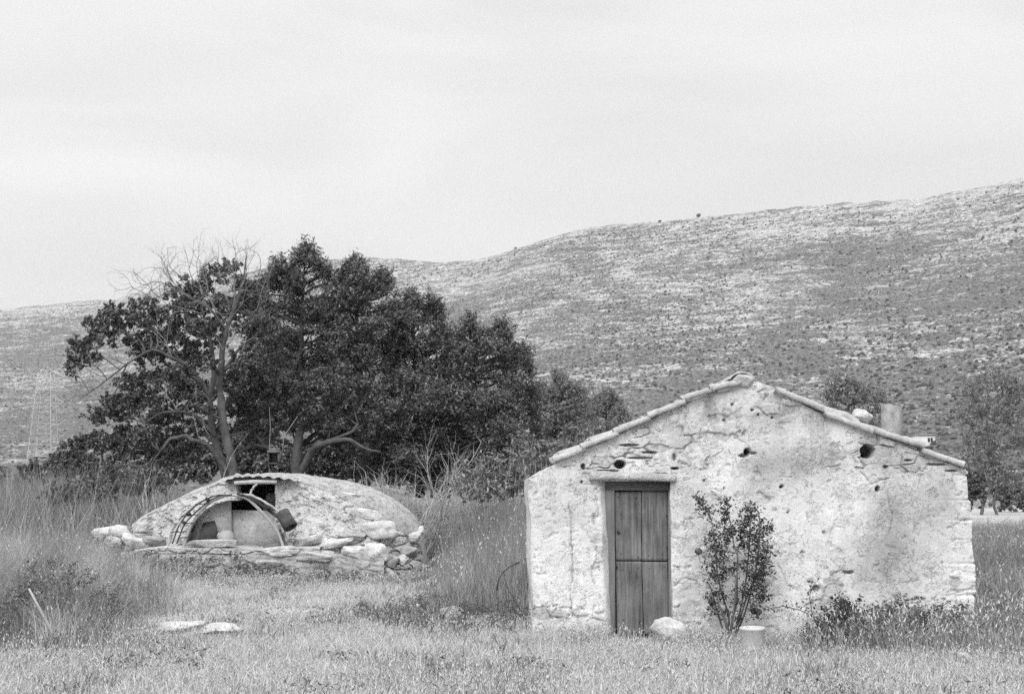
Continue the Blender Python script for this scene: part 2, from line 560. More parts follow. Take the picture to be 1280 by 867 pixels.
# ---------------------------------------------------------------- hill
SKY = [(-700, 430), (-400, 415), (-120, 396), (32, 384), (100, 376.5), (140, 375.5), (165, 367), (200, 361), (260, 350), (330, 336), (400, 325), (455, 321), (500, 323),
       (545, 327), (580, 326.5), (610, 321), (650, 310), (690, 297), (720, 288), (760, 281), (800, 279), (840, 275.5), (877, 271.5), (960, 262),
       (1050, 254), (1150, 249), (1248, 229), (1320, 214), (1500, 190), (1900, 160), (2400, 150)]
az_k, te_k = [], []
for px, py in SKY:
    p = at(px, py, 1.0)
    az_k.append(math.atan2(p.x, p.y)); te_k.append((p.z - CAMZ) / math.hypot(p.x, p.y))
NC, NR = 1300, 460
az = np.linspace(az_k[0], az_k[-1], NC)
te = np.interp(az, az_k, te_k)
ker = np.exp(-np.linspace(-2, 2, 13) ** 2); ker /= ker.sum()
te = np.convolve(np.pad(te, 6, mode='edge'), ker, 'valid')
te = te + 0.0011 * fbm(az * 90, az * 0, None, 5, 5) + 0.0004 * fbm(az * 600, az * 0, None, 3, 6)
deg = np.degrees(az)
Dr = np.interp(deg, [-45, -20, -8, 0, 8, 21, 45], [1900, 1750, 1500, 1250, 1120, 980, 900])
d0 = np.interp(deg, [-45, -20, 0, 21, 45], [330, 300, 230, 175, 160])
s = np.concatenate([np.linspace(0, 1, NR - 60), np.linspace(1, 1.5, 61)[1:]])
S, A = np.meshgrid(s, az, indexing='ij')
D = d0[None, :] + (Dr - d0)[None, :] * S
Xh, Yh = D * np.sin(A), D * np.cos(A)
TE = te[None, :]
Sc = np.minimum(S, 1)
prof = 0.35 * Sc ** 1.5 + 0.65 * (1 - (1 - Sc) ** 1.15)
spur = fbm(Xh * .004, Yh * .0025, None, 4, 21)
prof = prof * (1 + 0.16 * spur * (Sc * (1 - Sc) * 4))
Z = CAMZ * Sc + TE * D * prof
led = fbm(Xh * .010, Yh * .004, None, 2, 31) * 18
ph = (Z + led) / 9.0
Z = Z + (sstep(0.25, 0.75, ph - np.floor(ph)) - (ph - np.floor(ph))) * 3.2 * sstep(0, .15, Sc) * sstep(1.0, .94, Sc)
Z = Z + 1.2 * fbm(Xh * .06, Yh * .06, None, 3, 41) * sstep(0.02, .2, Sc) * sstep(1.0, .96, Sc)
back = np.maximum(S - 1, 0)
Z = Z - back * back * 3.0 * TE * D - back * 60
Z = np.where(S == 0, -1.0, Z)
V = np.stack([Xh, Yh, Z], -1).reshape(-1, 3)
struct(mesh_np("hill", V, [grid_faces(NR, NC)], M['hill'], None, True))

hzm = bpy.data.materials.new("air"); hzm.use_nodes = True
hzm.node_tree.nodes.clear()
_o = hzm.node_tree.nodes.new("ShaderNodeOutputMaterial"); _v = hzm.node_tree.nodes.new("ShaderNodeVolumePrincipled")
_v.inputs["Color"].default_value = (.92, .92, .92, 1); _v.inputs["Density"].default_value = 0.00016; _v.inputs["Anisotropy"].default_value = 0.2
hzm.node_tree.links.new(_v.outputs[0], _o.inputs["Volume"])
mb_ = bpy.data.meshes.new("haze")
_hv = [(x, y, z) for x in (-2600, 2600) for y in (-120, 2900) for z in (-1.0 + float(V[:, 2].min()), float(V[:, 2].max()) + 25)]
mb_.from_pydata(_hv, [], [(0, 1, 3, 2), (4, 6, 7, 5), (0, 4, 5, 1), (2, 3, 7, 6), (0, 2, 6, 4), (1, 5, 7, 3)])
mb_.materials.append(hzm)
haze = bpy.data.objects.new("haze", mb_); COL.objects.link(haze); haze["kind"] = "stuff"

# scrub dotted over the slope: low rounded bushes, too many to count
rs = np.random.default_rng(5)
ns_ = 60000
ii_ = (2 + (NR - 68) * rs.random(ns_) ** .75).astype(int); jj_ = (rs.random(ns_) * (NC - 2)).astype(int)
inview = np.abs(np.degrees(az[jj_])) < 27
ii_, jj_ = ii_[inview], jj_[inview]
fu, fv = rs.random(len(ii_)), rs.random(len(ii_))
def hl(A_): return (A_[ii_, jj_] * (1 - fu) + A_[ii_ + 1, jj_] * fu) * (1 - fv) + (A_[ii_, jj_ + 1] * (1 - fu) + A_[ii_ + 1, jj_ + 1] * fu) * fv
bx_, by_, bz_ = hl(Xh), hl(Yh), hl(Z)
kp = rs.random(len(bx_)) < np.clip(.55 + 1.3 * fbm(bx_ * .012, by_ * .006, None, 4, 8), .05, 1)
bx_, by_, bz_ = bx_[kp], by_[kp], bz_[kp]; n_ = len(bx_)
rad = .30 + .75 * rs.random(n_) ** 2
th_ = np.linspace(0, 2 * np.pi, 5, endpoint=False)
ring1 = np.stack([np.cos(th_), np.sin(th_), np.full(5, .25)], -1); ring2 = np.stack([.75 * np.cos(th_ + .6), .75 * np.sin(th_ + .6), np.full(5, .85)], -1)
tmpl = np.vstack([ring1, ring2, [[0, 0, 1.2]]])
Vb = tmpl[None] * rad[:, None, None] * (.7 + .6 * rs.random((n_, 11, 1))) + np.stack([bx_, by_, bz_ - .1], -1)[:, None, :]
fq_ = np.array([[i, (i + 1) % 5, 5 + (i + 1) % 5, 5 + i] for i in range(5)]); ft_ = np.array([[5 + i, 5 + (i + 1) % 5, 10] for i in range(5)])
o_ = np.arange(n_)[:, None, None] * 11
scr = mesh_np("scrub", Vb.reshape(-1, 3), [(fq_[None] + o_).reshape(-1, 4), (ft_[None] + o_).reshape(-1, 3)], M['scrub'])
struct(scr, True); scr["label"] = "low dark scrub dotted over the rocky hillside"

def hill_point(px, dist):
    a = math.atan((px - 640) / F)
    j = int(np.argmin(np.abs(az - a)))
    i = int(np.argmin(np.abs(D[:, j] - dist)))
    return Vector((Xh[i, j], Yh[i, j], Z[i, j]))

# ---------------------------------------------------------------- stone hut
hut = thing("stone_hut", "low whitewashed stone hut with tiled gable roof and old plank door", "hut", at(925, 795, HUT_Y + 2) * 1.0)
hut.location.z = 0

def hx(px): return at(px, 650, HUT_Y).x
def hz_(py): return at(900, py, HUT_Y).z

xL, xR = hx(664), hx(1213)
xdL, xdR = hx(750), hx(839)
zD = hz_(601)
TOPP = [(658, 607), (664, 596), (676, 588), (688, 583), (760, 550), (830, 518), (890, 491), (915, 478), (930, 473), (948, 480), (968, 487), (1030, 516), (1090, 540), (1150, 563), (1203, 585), (1212, 589)]
tpx = [hx(p[0]) for p in TOPP]; tpz = [hz_(p[1]) for p in TOPP]
CELL = 0.0115
def seg(a, b):
    n = max(2, int(abs(b - a) / CELL)); return np.linspace(a, b, n + 1)
ux = np.concatenate([seg(xL, xdL), seg(xdL, xdR)[1:], seg(xdR, xR)[1:]])
zl = seg(-0.12, zD)
nt_ = 110
tt = np.linspace(0, 1, nt_ + 1)[1:]
top = np.interp(ux, tpx, tpz) + 0.012 * fbm(ux * 6, ux * 0, None, 3, 2)
top = np.maximum(top, zD + 0.02)
Zw = np.concatenate([np.repeat(zl[:, None], len(ux), 1), zD + (top - zD)[None, :] * tt[:, None]], 0)
Xw = np.repeat(ux[None, :], Zw.shape[0], 0)
nR_, nC_ = Xw.shape
# leaning jamb and rubble corners
zn = np.clip(Zw / zD, 0, 1)
Xw = Xw + (1 - zn) * 0.055 * np.exp(-np.abs(Xw - xdL) / 0.12) * (Xw <= xdL + 0.3)
Xw = Xw - (1 - zn) * 0.0
jl = 0.030 * fbm(Zw * 3.2, Zw * 0 + 3, None, 3, 12) - 0.02 + 0.03 * (1 - zn)
Xw = Xw + jl * np.exp(-(Xw - xL) / 0.10)
cid = np.floor(Zw / 0.255 + 0.2 * np.sin(Zw * 5))
cj = _h(cid.astype(np.int64), cid.astype(np.int64) * 0, cid.astype(np.int64) * 0, 5)
cf = Zw / 0.255 + 0.2 * np.sin(Zw * 5) - cid
quo = (cj - 0.45) * 0.05 - 0.022 * (np.exp(-((cf - 0.0) / .04) ** 2) + np.exp(-((cf - 1.0) / .04) ** 2)) + 0.025 * (1 - zn) + .02 * fbm(Zw * 7, Zw * 0 + 3, None, 4, 17, .6)
Xw = Xw + quo * np.exp(-(xR - Xw).clip(0) / 0.06)
# relief: plaster, missing plaster over rubble, holes, cracks
PXW, PYW = proj(Xw, np.full_like(Xw, HUT_Y), Zw)
def blob(px, py, rx, ry):
    return np.exp(-(((PXW - px) / rx) ** 2 + ((PYW - py) / ry) ** 2))
relief = 0.018 * fbm(Xw * 1.1, Zw * 1.1, None, 3, 51) + 0.005 * fbm(Xw * 4.5, Zw * 4.5, None, 4, 52) + 0.003 * fbm(Xw * 19, Zw * 19, None, 3, 53)
bias = -0.30 + 0.46 * blob(800, 560, 62, 30) + 0.30 * blob(870, 520, 70, 20) + 0.42 * blob(1080, 568, 42, 34) + 0.34 * blob(1155, 575, 60, 16) \
    + 0.26 * blob(970, 505, 60, 14) + 0.30 * blob(1197, 680, 12, 110) + 0.26 * blob(740, 590, 24, 26) + 0.22 * blob(1030, 740, 50, 30) + 0.22 * blob(880, 770, 50, 22) \
    + 0.22 * blob(747, 700, 7, 80) + 0.22 * blob(690, 770, 50, 16) + 0.16 * blob(1160, 750, 50, 24)
wob = fbm(Xw * 3.2, Zw * 3.2, None, 6, 61, 0.65)
miss = sstep(-0.02, 0.03, wob * 0.75 + bias)
wx = Xw + 0.07 * fbm(Xw * 4, Zw * 4, None, 4, 71); wz = Zw + 0.05 * fbm(Xw * 5, Zw * 5, None, 4, 72)
f1, f2, sid = worley(wx / 0.21, wz / 0.115, 9)
joint = sstep(0.0, 0.16, f2 - f1)
jdeep = sstep(0.0, 0.3, fbm(Xw * 4.2, Zw * 4.2, None, 3, 74))
joint = 1 - (1 - joint) * (0.10 + 0.80 * jdeep)
stone_r = -0.026 + 0.040 * joint + 0.028 * (sid - 0.5) + 0.016 * fbm(Xw * 9, Zw * 9, None, 5, 54, .6)
g1, g2, gid = worley((Xw + .03 * fbm(Xw * 7, Zw * 7, None, 3, 75)) / 0.40, Zw / 0.26, 33)
# layered coats of limewash: each flaked along its own ragged edge
fl1 = sstep(0.02, 0.05, fbm(Xw * 2.1 + 5, Zw * 2.1, None, 6, 76, .62)); fl2 = sstep(0.27, 0.30, fbm(Xw * 4.4, Zw * 4.4 + 3, None, 5, 77, .62)); fl3 = sstep(0.42, 0.46, fbm(Xw * 9, Zw * 13, None, 4, 78, .6))
rgh = sstep(-.05, .35, fbm(Xw * 1.1 + 3, Zw * 1.3, None, 3, 80))
pit = sstep(0.52, 0.60, fbm(Xw * 19, Zw * 26, None, 2, 79)) * rgh
slit = sstep(0.46, 0.52, fbm(Xw * 5, Zw * 30, None, 3, 88)) * sstep(.0, .3, fbm(Xw * 1.3, Zw * 1.3, None, 2, 89))
flake = -0.0015 * fl1 - 0.005 * fl2 - 0.010 * fl3 - 0.012 * pit - .012 * slit
d = relief + flake * (1 - miss) + miss * (stone_r - 0.006 - .008 * pit)
quoin = np.exp(-(xR - Xw).clip(0) / 0.10)
d = d + quoin * (-0.04 * (np.exp(-((cf - 0.0) / .035) ** 2) + np.exp(-((cf - 1.0) / .035) ** 2)) * sstep(-.3, .3, fbm(Xw * 6, Zw * 2, None, 2, 18)) + 0.012 * cj + .02 * fbm(Xw * 8, Zw * 8, None, 4, 19, .6))
tone = 0.835 + 0.05 * fbm(Xw * 1.4, Zw * 1.4, None, 4, 81) + 0.03 * fbm(Xw * 9, Zw * 9, None, 3, 82)
tone = tone + .025 * fbm(Xw * 3, Zw * 11, None, 4, 87) - .03 * fl1 - .06 * fl2 - .10 * fl3 - .16 * pit - .12 * slit
tone = tone * (1 - miss) + miss * (0.64 + 0.10 * (sid - .4) - 0.05 * (1 - joint) - .14 * pit + 0.14 * fbm(Xw * 10, Zw * 12, None, 5, 83, .6))
n83 = 0.5 + 0.5 * fbm(Xw * 3, Zw * 1.2, None, 5, 84)
stain = 0.62 * blob(1165, 625, 55, 46) + 0.45 * blob(1010, 575, 40, 40) + 0.4 * blob(960, 600, 50, 34) + 0.5 * blob(1030, 580, 80, 16) + 0.3 * blob(700, 640, 40, 60) \
    + 0.35 * blob(1130, 720, 60, 60) + 0.25 * blob(870, 740, 40, 30) + 0.35 * blob(1100, 700, 60, 40) + 0.4 * blob(1000, 520, 60, 14)
tone = tone * (1 - np.clip(stain * (0.1 + n83 * 1.3), 0, .75) * 0.72)
grime = sstep(.08, .42, fbm(Xw * 1.5 + 9, Zw * .9, None, 5, 98, .6)); tone = tone * (1 - .16 * grime)
drip = sstep(.1, .5, fbm(Xw * 9, Zw * .5, None, 4, 99)) * blob(930, 505, 330, 70); tone = tone * (1 - .20 * drip)
soot = blob(886, 507, 5, 17) * 0.75 + blob(828, 572, 3, 14) * .5 + blob(727, 580, 5, 12) * .4 + blob(1055, 640, 4, 60) * .12
tone = tone * (1 - soot * (0.6 + .4 * fbm(Xw * 20, Zw * 8, None, 3, 85)))
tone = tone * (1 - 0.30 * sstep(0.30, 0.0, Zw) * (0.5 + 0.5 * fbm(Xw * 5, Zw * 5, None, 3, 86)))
tone = tone + 0.06 * quoin * sstep(0.25, .6, cf) * (cj > .4)
def hole(px, py, rx, ry, depth):
    global d, tone
    q = ((PXW - px) / rx) ** 2 + ((PYW - py) / ry) ** 2 + 0.35 * fbm(PXW * .22 + px, PYW * .22, None, 2, 91)
    k = sstep(1.25, 0.75, q)
    d = d - k * depth
    tone = tone * (1 - 0.55 * k)
for h in [(1084, 564, 8.5, 8, .32), (775, 580, 6.5, 5, .25), (934, 564, 3.4, 4, .22), (930, 569, 6, 2.2, .07), (939, 566, 6, 2, .05), (977, 608, 2.2, 2.2, .12), (1097, 611, 2.6, 3.4, .12), (844, 585, 4.5, 1.6, .12),
          (873, 689, 2, 2, .03), (915, 505, 1.8, 1.4, .05), (940, 512, 2, 1.6, .05), (948, 518, 1.6, 1.8, .05), (965, 522, 1.5, 1.5, .04), (1107, 583, 3, 2, .05), (729, 583, 2.5, 4, .07), (727, 602, 1.5, 2, .05),
          (985, 640, 1.5, 1.5, .03), (880, 600, 1.5, 1.5, .03), (905, 610, 1.4, 1.4, .03), (1003, 690, 3, 2, .02), (1030, 665, 2, 2.5, .02), (1060, 715, 8, 2, .025), (1148, 748, 9, 2, .025), (1020, 735, 5, 4, .03),
          (800, 572, 14, 1.6, .045), (820, 592, 14, 1.4, .04), (812, 565, 10, 1.5, .05), (843, 571, 2, 5, .05), (786, 556, 12, 1.6, .05), (760, 588, 14, 1.5, .03), (905, 525, 2, 1.5, .04),
          (1040, 520, 2, 1.6, .04), (1010, 506, 2, 1.4, .04), (1135, 575, 5, 1.5, .04), (1170, 580, 12, 1.5, .05), (1190, 588, 8, 1.4, .04)]:
    hole(*h)
def crack(pts, wpx, depth):
    global d, tone
    best = np.full(PXW.shape, 1e9)
    jx = 3.0 * fbm(PXW * .12, PYW * .12, None, 3, 95); jy = 3.0 * fbm(PXW * .12 + 9, PYW * .12, None, 3, 96)
    for (a, b_), (c, e) in zip(pts[:-1], pts[1:]):
        vx, vy = c - a, e - b_
        t = np.clip(((PXW + jx - a) * vx + (PYW + jy - b_) * vy) / (vx * vx + vy * vy), 0, 1)
        best = np.minimum(best, np.hypot(PXW + jx - a - t * vx, PYW + jy - b_ - t * vy))
    brk = sstep(-.35, .1, fbm(PXW * .05, PYW * .05, None, 2, 97))
    k = np.exp(-(best / (wpx * .75)) ** 2) * brk
    d = d - k * depth; tone = tone * (1 - .35 * k)
for cpts, wq, dq in [([(714, 605), (712, 640), (716, 690), (713, 740), (715, 775)], 0.9, .02), ([(1105, 590), (1112, 625), (1116, 650), (1108, 680), (1111, 700), (1108, 730)], .8, .012),
                  ([(742, 640), (746, 690), (740, 712), (746, 745), (741, 775)], 1.2, .02), ([(1040, 718), (1052, 712), (1063, 716)], 1.1, .02), ([(950, 660), (965, 690), (985, 730), (1000, 740)], 1.0, .015),
                  ([(846, 698), (862, 696), (872, 694)], .8, .015), ([(845, 730), (856, 722), (870, 726), (880, 740)], 1.2, .018), ([(690, 766), (697, 758), (712, 760)], 1.2, .02), 
                  ([(912, 545), (916, 540), (930, 552), (948, 550)], 1.0, .015), ([(875, 575), (890, 570), (905, 562)], 1.1, .015), ([(1075, 590), (1090, 605), (1110, 598)], 1.0, .015), ([(735, 585), (760, 583), (772, 576)], 1.2, .03),
                  ([(1130, 755), (1146, 747), (1162, 752), (1170, 745)], 1.1, .02), ([(1185, 660), (1196, 655), (1207, 650)], 1.4, .03), ([(1186, 680), (1196, 672), (1207, 662)], 1.4, .03), ([(1186, 740), (1196, 738), (1210, 738)], 1.3, .03)]:
    crack(cpts, wq, dq)
# round the corners and edges back a little
edge = np.exp(-(Xw - xL).clip(0) / 0.03) * 0.05 + np.exp(-(xR - Xw).clip(0) / 0.025) * 0.03 \
    + ((Xw < xdL + 1e-6) * np.exp(-(xdL + 0.055 * (1 - zn) - Xw).clip(0) / 0.022) * .025 + (Xw > xdR - 1e-6) * np.exp(-(Xw - xdR).clip(0) / 0.02) * .02) * (Zw <= zD + 1e-6)
Yw = HUT_Y - d + edge
V = np.stack([Xw, Yw, Zw], -1).reshape(-1, 3)
Fq = grid_faces(nR_, nC_)
iL = int(np.argmin(np.abs(ux - xdL))); iR = int(np.argmin(np.abs(ux - xdR))); iz = len(zl) - 1
ci = np.arange(nR_ - 1)[:, None].repeat(nC_ - 1, 1).ravel(); cjx = np.arange(nC_ - 1)[None, :].repeat(nR_ - 1, 0).ravel()
Fq = Fq[~((ci < iz) & (cjx >= iL) & (cjx < iR))]
idx = np.arange(nR_ * nC_).reshape(nR_, nC_)
Vs = [V]; Fs = [Fq]; tn = [tone.ravel()]
nV = len(V)
HUT_D = 4.4
def skirt(ids, ylist, flip, splay=0.0):
    """walls running back from an edge of the front"""
    global nV
    prev = np.array(ids)
    base = V[prev]
    for k, yy in enumerate(ylist):
        nv = base.copy(); nv[:, 1] = yy
        jj = 0.02 * fbm(nv[:, 2] * 4 + k * 7, nv[:, 1] * 4, None, 2, 13)
        nv[:, 0] += (jj if k < len(ylist) - 1 else 0) + splay * min(1.0, (yy - HUT_Y) / .12)
        cur = np.arange(len(nv)) + nV
        q = np.stack([prev[:-1], prev[1:], cur[1:], cur[:-1]], -1)
        Fs.append(q[:, ::-1] if flip else q)
        Vs.append(nv); tn.append(tn[0][np.array(ids)] * 0.97); nV += len(nv); prev = cur
    return prev
yb = list(np.linspace(HUT_Y + .1, HUT_Y + HUT_D, 40))
sL = skirt(idx[:, 0], yb, False)
sR = skirt(idx[:, -1], yb, True)
tp_ = idx[-1, :]
sT = skirt(tp_, [HUT_Y + .1, HUT_Y + HUT_D], False)
skirt(idx[:iz + 1, iL], list(HUT_Y + np.linspace(.03, .26, 6)), True, .075)
skirt(idx[:iz + 1, iR], list(HUT_Y + np.linspace(.03, .26, 6)), False)
skirt(idx[iz, iL:iR + 1], list(HUT_Y + np.linspace(.03, .26, 6)), True)
# back wall
bw_ = idx[::6, ::6]
nb = V[bw_.ravel()].copy(); nb[:, 1] = HUT_Y + HUT_D
Fs.append(grid_faces(*bw_.shape)[:, ::-1] + nV); Vs.append(nb); tn.append(tn[0][bw_.ravel()]); nV += len(nb)
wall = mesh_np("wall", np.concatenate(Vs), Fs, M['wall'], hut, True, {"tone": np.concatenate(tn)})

# lintel: long flat stone over the door, a hand's breadth proud of the plaster
def hp(px, py, dy=0.0): return at(px, py, HUT_Y + dy)
lint = MB()
n = 60
lx = np.linspace(hx(737), hx(846), n)
ring = []
for i, x in enumerate(lx):
    t = i / (n - 1)
    zt = hz_(np.interp(t, [0, .3, .7, 1], [588, 589, 590, 593])) + 0.012 * float(fbm(np.array([x * 7]), np.array([1.0]), None, 3, 3)[0])
    zb = hz_(np.interp(t, [0, .4, 1], [599.5, 598.5, 601.5])) + 0.006 * float(fbm(np.array([x * 9]), np.array([5.0]), None, 3, 4)[0])
    yf = HUT_Y - 0.055 + 0.015 * float(fbm(np.array([x * 6]), np.array([9.0]), None, 3, 6)[0]) + (0.05 if i in (0, n - 1) else 0)
    ring.append([(x, HUT_Y + .2, zb), (x, yf + .012, zb - .004), (x, yf, zb + .02), (x, yf + .01, zt - .015), (x, yf + .04, zt), (x, HUT_Y + .2, zt)])
ring = np.array(ring); k = 6
ii = np.arange(n - 1)[:, None] * k; jj = np.arange(k)[None, :]
lint.add(ring.reshape(-1, 3), np.stack([ii + jj, ii + (jj + 1) % k, ii + k + (jj + 1) % k, ii + k + jj], -1).reshape(-1, 4))
lint.build("lintel", M['stone'], hut, False)

# door frame and door
DY = 0.13
fr = thing("door_frame", None, None, (0, 0, 0)); fr.parent = hut; fr.matrix_parent_inverse = parent_inv(hut)
def board(name, pxa, pxb, pya, pyb, dy, th, mat, parent, pxa2=None, pxb2=None, seed=0):
    """board between photo columns; bottom may lean"""
    pxa2 = pxa if pxa2 is None else pxa2; pxb2 = pxb if pxb2 is None else pxb2
    nz_ = 24
    rows = []
    for i in range(nz_ + 1):
        t = i / nz_
        py = pya + (pyb - pya) * t
        a = hp(pxa + (pxa2 - pxa) * t, py, dy); b_ = hp(pxb + (pxb2 - pxb) * t, py, dy)
        ja = 0.003 * float(vnoise(np.array([t * 6 + seed]), np.array([1.0]))[0]); jb = 0.003 * float(vnoise(np.array([t * 6 + seed]), np.array([7.0]))[0])
        wv = 0.004 * float(vnoise(np.array([t * 3 + seed * 2.3]), np.array([3.0]))[0])
        y = a.y + wv
        rows.append([(a.x + ja, y + th, a.z), (a.x + ja, y + .003, a.z), (a.x + ja + .003, y, a.z), (b_.x + jb - .003, y, b_.z), (b_.x + jb, y + .003, b_.z), (b_.x + jb, y + th, b_.z)])
    A_ = np.array(rows); k = 6
    i_ = np.arange(nz_)[:, None] * k; j_ = np.arange(k)[None, :]
    q = np.stack([i_ + j_, i_ + k + j_, i_ + k + (j_ + 1) % k, i_ + (j_ + 1) % k], -1).reshape(-1, 4)
    mb = MB(); mb.add(A_.reshape(-1, 3), q)
    o0 = np.array([[0, 1, 2, 5], [2, 3, 4, 5]]); ol = o0[:, ::-1] + nz_ * k
    mb.F[4].append(o0); mb.F[4].append(ol)
    return mb.build(name, mat, parent, False)
board("post", 755.5, 768.2, 611, 800, DY - .03, .09, M['frame'], fr, 757.5, 769.5, 1)
board("post", 834.8, 842, 611, 800, DY - .02, .09, M['frame'], fr, 836.4, 843, 2)
board("head_beam", 748, 843, 600, 612.5, DY - .035, .14, M['beam'], fr, None, None, 3)
door = MB()
door.box(hp(802, 705, DY + .065), (hx(838) - hx(764), .02, 1.72))
door = door.build("door", M['black'], hut)
board("plank", 768.9, 801.6, 614, 700.0, DY + .012, .035, M['door'], door, 769.8, 802.0, 5)
board("plank", 802.4, 834.2, 613, 700.3, DY + .008, .035, M['door'], door, 802.7, 834.6, 6)
board("plank", 770.0, 801.9, 701.3, 792, DY + .010, .035, M['door_lower'], door, 771.2, 804.0, 7)
board("plank", 802.8, 834.6, 701.7, 792, DY + .004, .035, M['door_lower'], door, 805.0, 836.0, 8)
hg = MB()
hg.tube([hp(771.2, 647, DY - .002), hp(772.6, 652, DY - .014), hp(772.6, 660, DY - .014), hp(771.4, 665, DY - .002)], 0.005, 6)
hg.build("handle", M['frame'], door)
for px, py in ((775, 622), (796, 623), (808, 622), (829, 623), (776, 693), (797, 694), (809, 694), (829, 693), (777, 710), (798, 709), (811, 710), (831, 709), (779, 775), (799, 776), (813, 775), (832, 776)):
    nb_ = MB(); cN = hp(px + rng.normal() * 1.2, py + rng.normal() * 1.2, DY + .004); nb_.tube([cN + Vector((0, .012, 0)), cN + Vector((0, -.001, 0))], .0065, 6); nb_.build("nail", M['iron'], door)
for px, py in ((835, 684), (773, 665), (770, 708), (834.6, 644)):
    nb_ = MB(); nb_.box(hp(px, py, DY - .002), (.03, .012, .022)); nb_.build("hinge", M['iron'], door)

# roof: barrel tiles laid in columns on a thin deck
roof_e = MB()
def barrel(mb, a, b_, r0, r1, th=0.014, n=10, sag=1.0, pw=1.0, nz_=0.0):
    """half-round tile from a (lower end, wide) to b (upper end), axis along a->b, crown up"""
    a = np.array(a); b_ = np.array(b_); ax = (b_ - a) / np.linalg.norm(b_ - a)
    side = np.array([0, 1.0, 0]); up = np.cross(ax, side); up = up if up[2] > 0 else -up
    th_ = np.linspace(0, np.pi, n)
    rows = []
    for p, r in ((a, r0), (b_, r1)):
        cc_, ss_ = np.cos(th_), np.sin(th_)
        cc_ = np.sign(cc_) * np.abs(cc_) ** pw; ss_ = np.abs(ss_) ** pw
        for rr in (r, r - th):
            rows.append(p + cc_[:, None] * side * rr + ss_[:, None] * up * rr * sag + (rng.normal(size=(n, 3)) * nz_))
    O0, I0, O1, I1 = rows
    Vv = np.concatenate(rows)
    q = []
    for i in range(n - 1):
        q += [[i, i + 1, 2 * n + i + 1, 2 * n + i], [n + i + 1, n + i, 3 * n + i, 3 * n + i + 1], [i + 1, i, n + i, n + i + 1], [2 * n + i, 2 * n + i + 1, 3 * n + i + 1, 3 * n + i]]
    q += [[0, 2 * n, 3 * n, n], [n - 1, 2 * n - 1, 4 * n - 1, 3 * n - 1]]
    mb.add(Vv, q)

def verge(mb, a, b_, h, wdt):
    """flat-sided verge tile seen from its edge: chipped slab from a (lower end) to b"""
    a = np.array(a, float); b_ = np.array(b_, float); ns_ = 14
    ax = (b_ - a) / np.linalg.norm(b_ - a); up = np.array([-ax[2], 0, ax[0]]); up = up if up[2] > 0 else -up
    prof = [(0, 0), (-.006, h * .55), (.006, h * .9), (.030, h), (wdt, h * .96), (wdt, 0)]
    A_ = np.zeros((ns_ + 1, 6, 3))
    for i in range(ns_ + 1):
        t = i / ns_
        for j, (y_, z_) in enumerate(prof):
            A_[i, j] = a + (b_ - a) * t + np.array([0, y_, 0]) + up * (z_ * (1 - .10 * t)) + rng.normal(size=3) * (.0035 if j < 4 else .001)
    i_ = np.arange(ns_)[:, None] * 6; j_ = np.arange(6)[None, :]
    mb.add(A_.reshape(-1, 3), np.stack([i_ + j_, i_ + (j_ + 1) % 6, i_ + 6 + (j_ + 1) % 6, i_ + 6 + j_], -1).reshape(-1, 4))
    o0 = np.array([[0, 1, 2, 5], [2, 3, 4, 5]]); mb.add(np.zeros((0, 3)), []); mb.F[4].append(o0 + mb.n - A_.size // 3); mb.F[4].append(o0[:, ::-1] + mb.n - 6)

apex = hp(931, 470.5)
eaveL = hp(702, 569.5); eaveR = hp(1204, 579)
def slope(pt0, pt1, t): return np.array(pt0) * (1 - t) + np.array(pt1) * t
deck = MB()
for e in (eaveL, eaveR):
    a = np.array(e) + (0, 0, -.055); b_ = np.array(apex) + (0, 0, -.055)
    y0, y1 = HUT_Y + 0.12, HUT_Y + HUT_D + .05
    vv = []
    for p in (a, b_):
        for y in (y0, y1):
            for dz in (0.0, -.03): vv.append((p[0], y, p[2] + dz))
    deck.add(vv, [[0, 2, 6, 4], [1, 5, 7, 3], [0, 4, 5, 1], [2, 3, 7, 6], [0, 1, 3, 2], [4, 6, 7, 5]])
ncol = 20
for c in range(1, ncol):
    y = HUT_Y + .05 + c * .218
    for e in (eaveL, eaveR):
        a0 = np.array(e); b0 = np.array(apex); a0[1] = b0[1] = y
        nt2 = 6
        for i in range(nt2):
            j_ = rng.normal(size=3) * .006
            pa = slope(a0, b0, i / nt2) + (0, 0, .012) + j_; pb = slope(a0, b0, min((i + 1.16) / nt2, 1.0)) + (0, 0, -.02) + j_
            barrel(deck, pa + (0, 0, -.03), pb + (0, 0, -.03), .105, .088, n=7, sag=.75)
        # channel between columns
        for i in range(1):
            pa = a0 + (0, .109, -.05); pb = b0 + (0, .109, -.05)
for c in range(9):
    a = np.array(apex) + (0, .3 + c * .46, .02)
    # ridge tiles along the depth
    n_ = 9; th_ = np.linspace(0, np.pi, n_)
    rows = []
    for yy, r in ((a[1], .13), (a[1] + .5, .11)):
        for rr in (r, r - .014):
            rows.append(np.stack([a[0] + np.cos(th_) * rr, np.full(n_, yy), a[2] - .05 + np.sin(th_) * rr * .8], -1))
    q = []
    for i in range(n_ - 1):
        q += [[i, 2 * n_ + i, 2 * n_ + i + 1, i + 1], [i, i + 1, n_ + i + 1, n_ + i]]
    deck.add(np.concatenate(rows), q)
roof = deck.build("roof", M['tile'], hut)
LT = [(692, 576, 732, 558), (727, 559.5, 772, 540), (769, 540, 813, 519.5), (810, 520, 856, 500), (851, 499.5, 893, 484), (886, 486, 925, 475)]
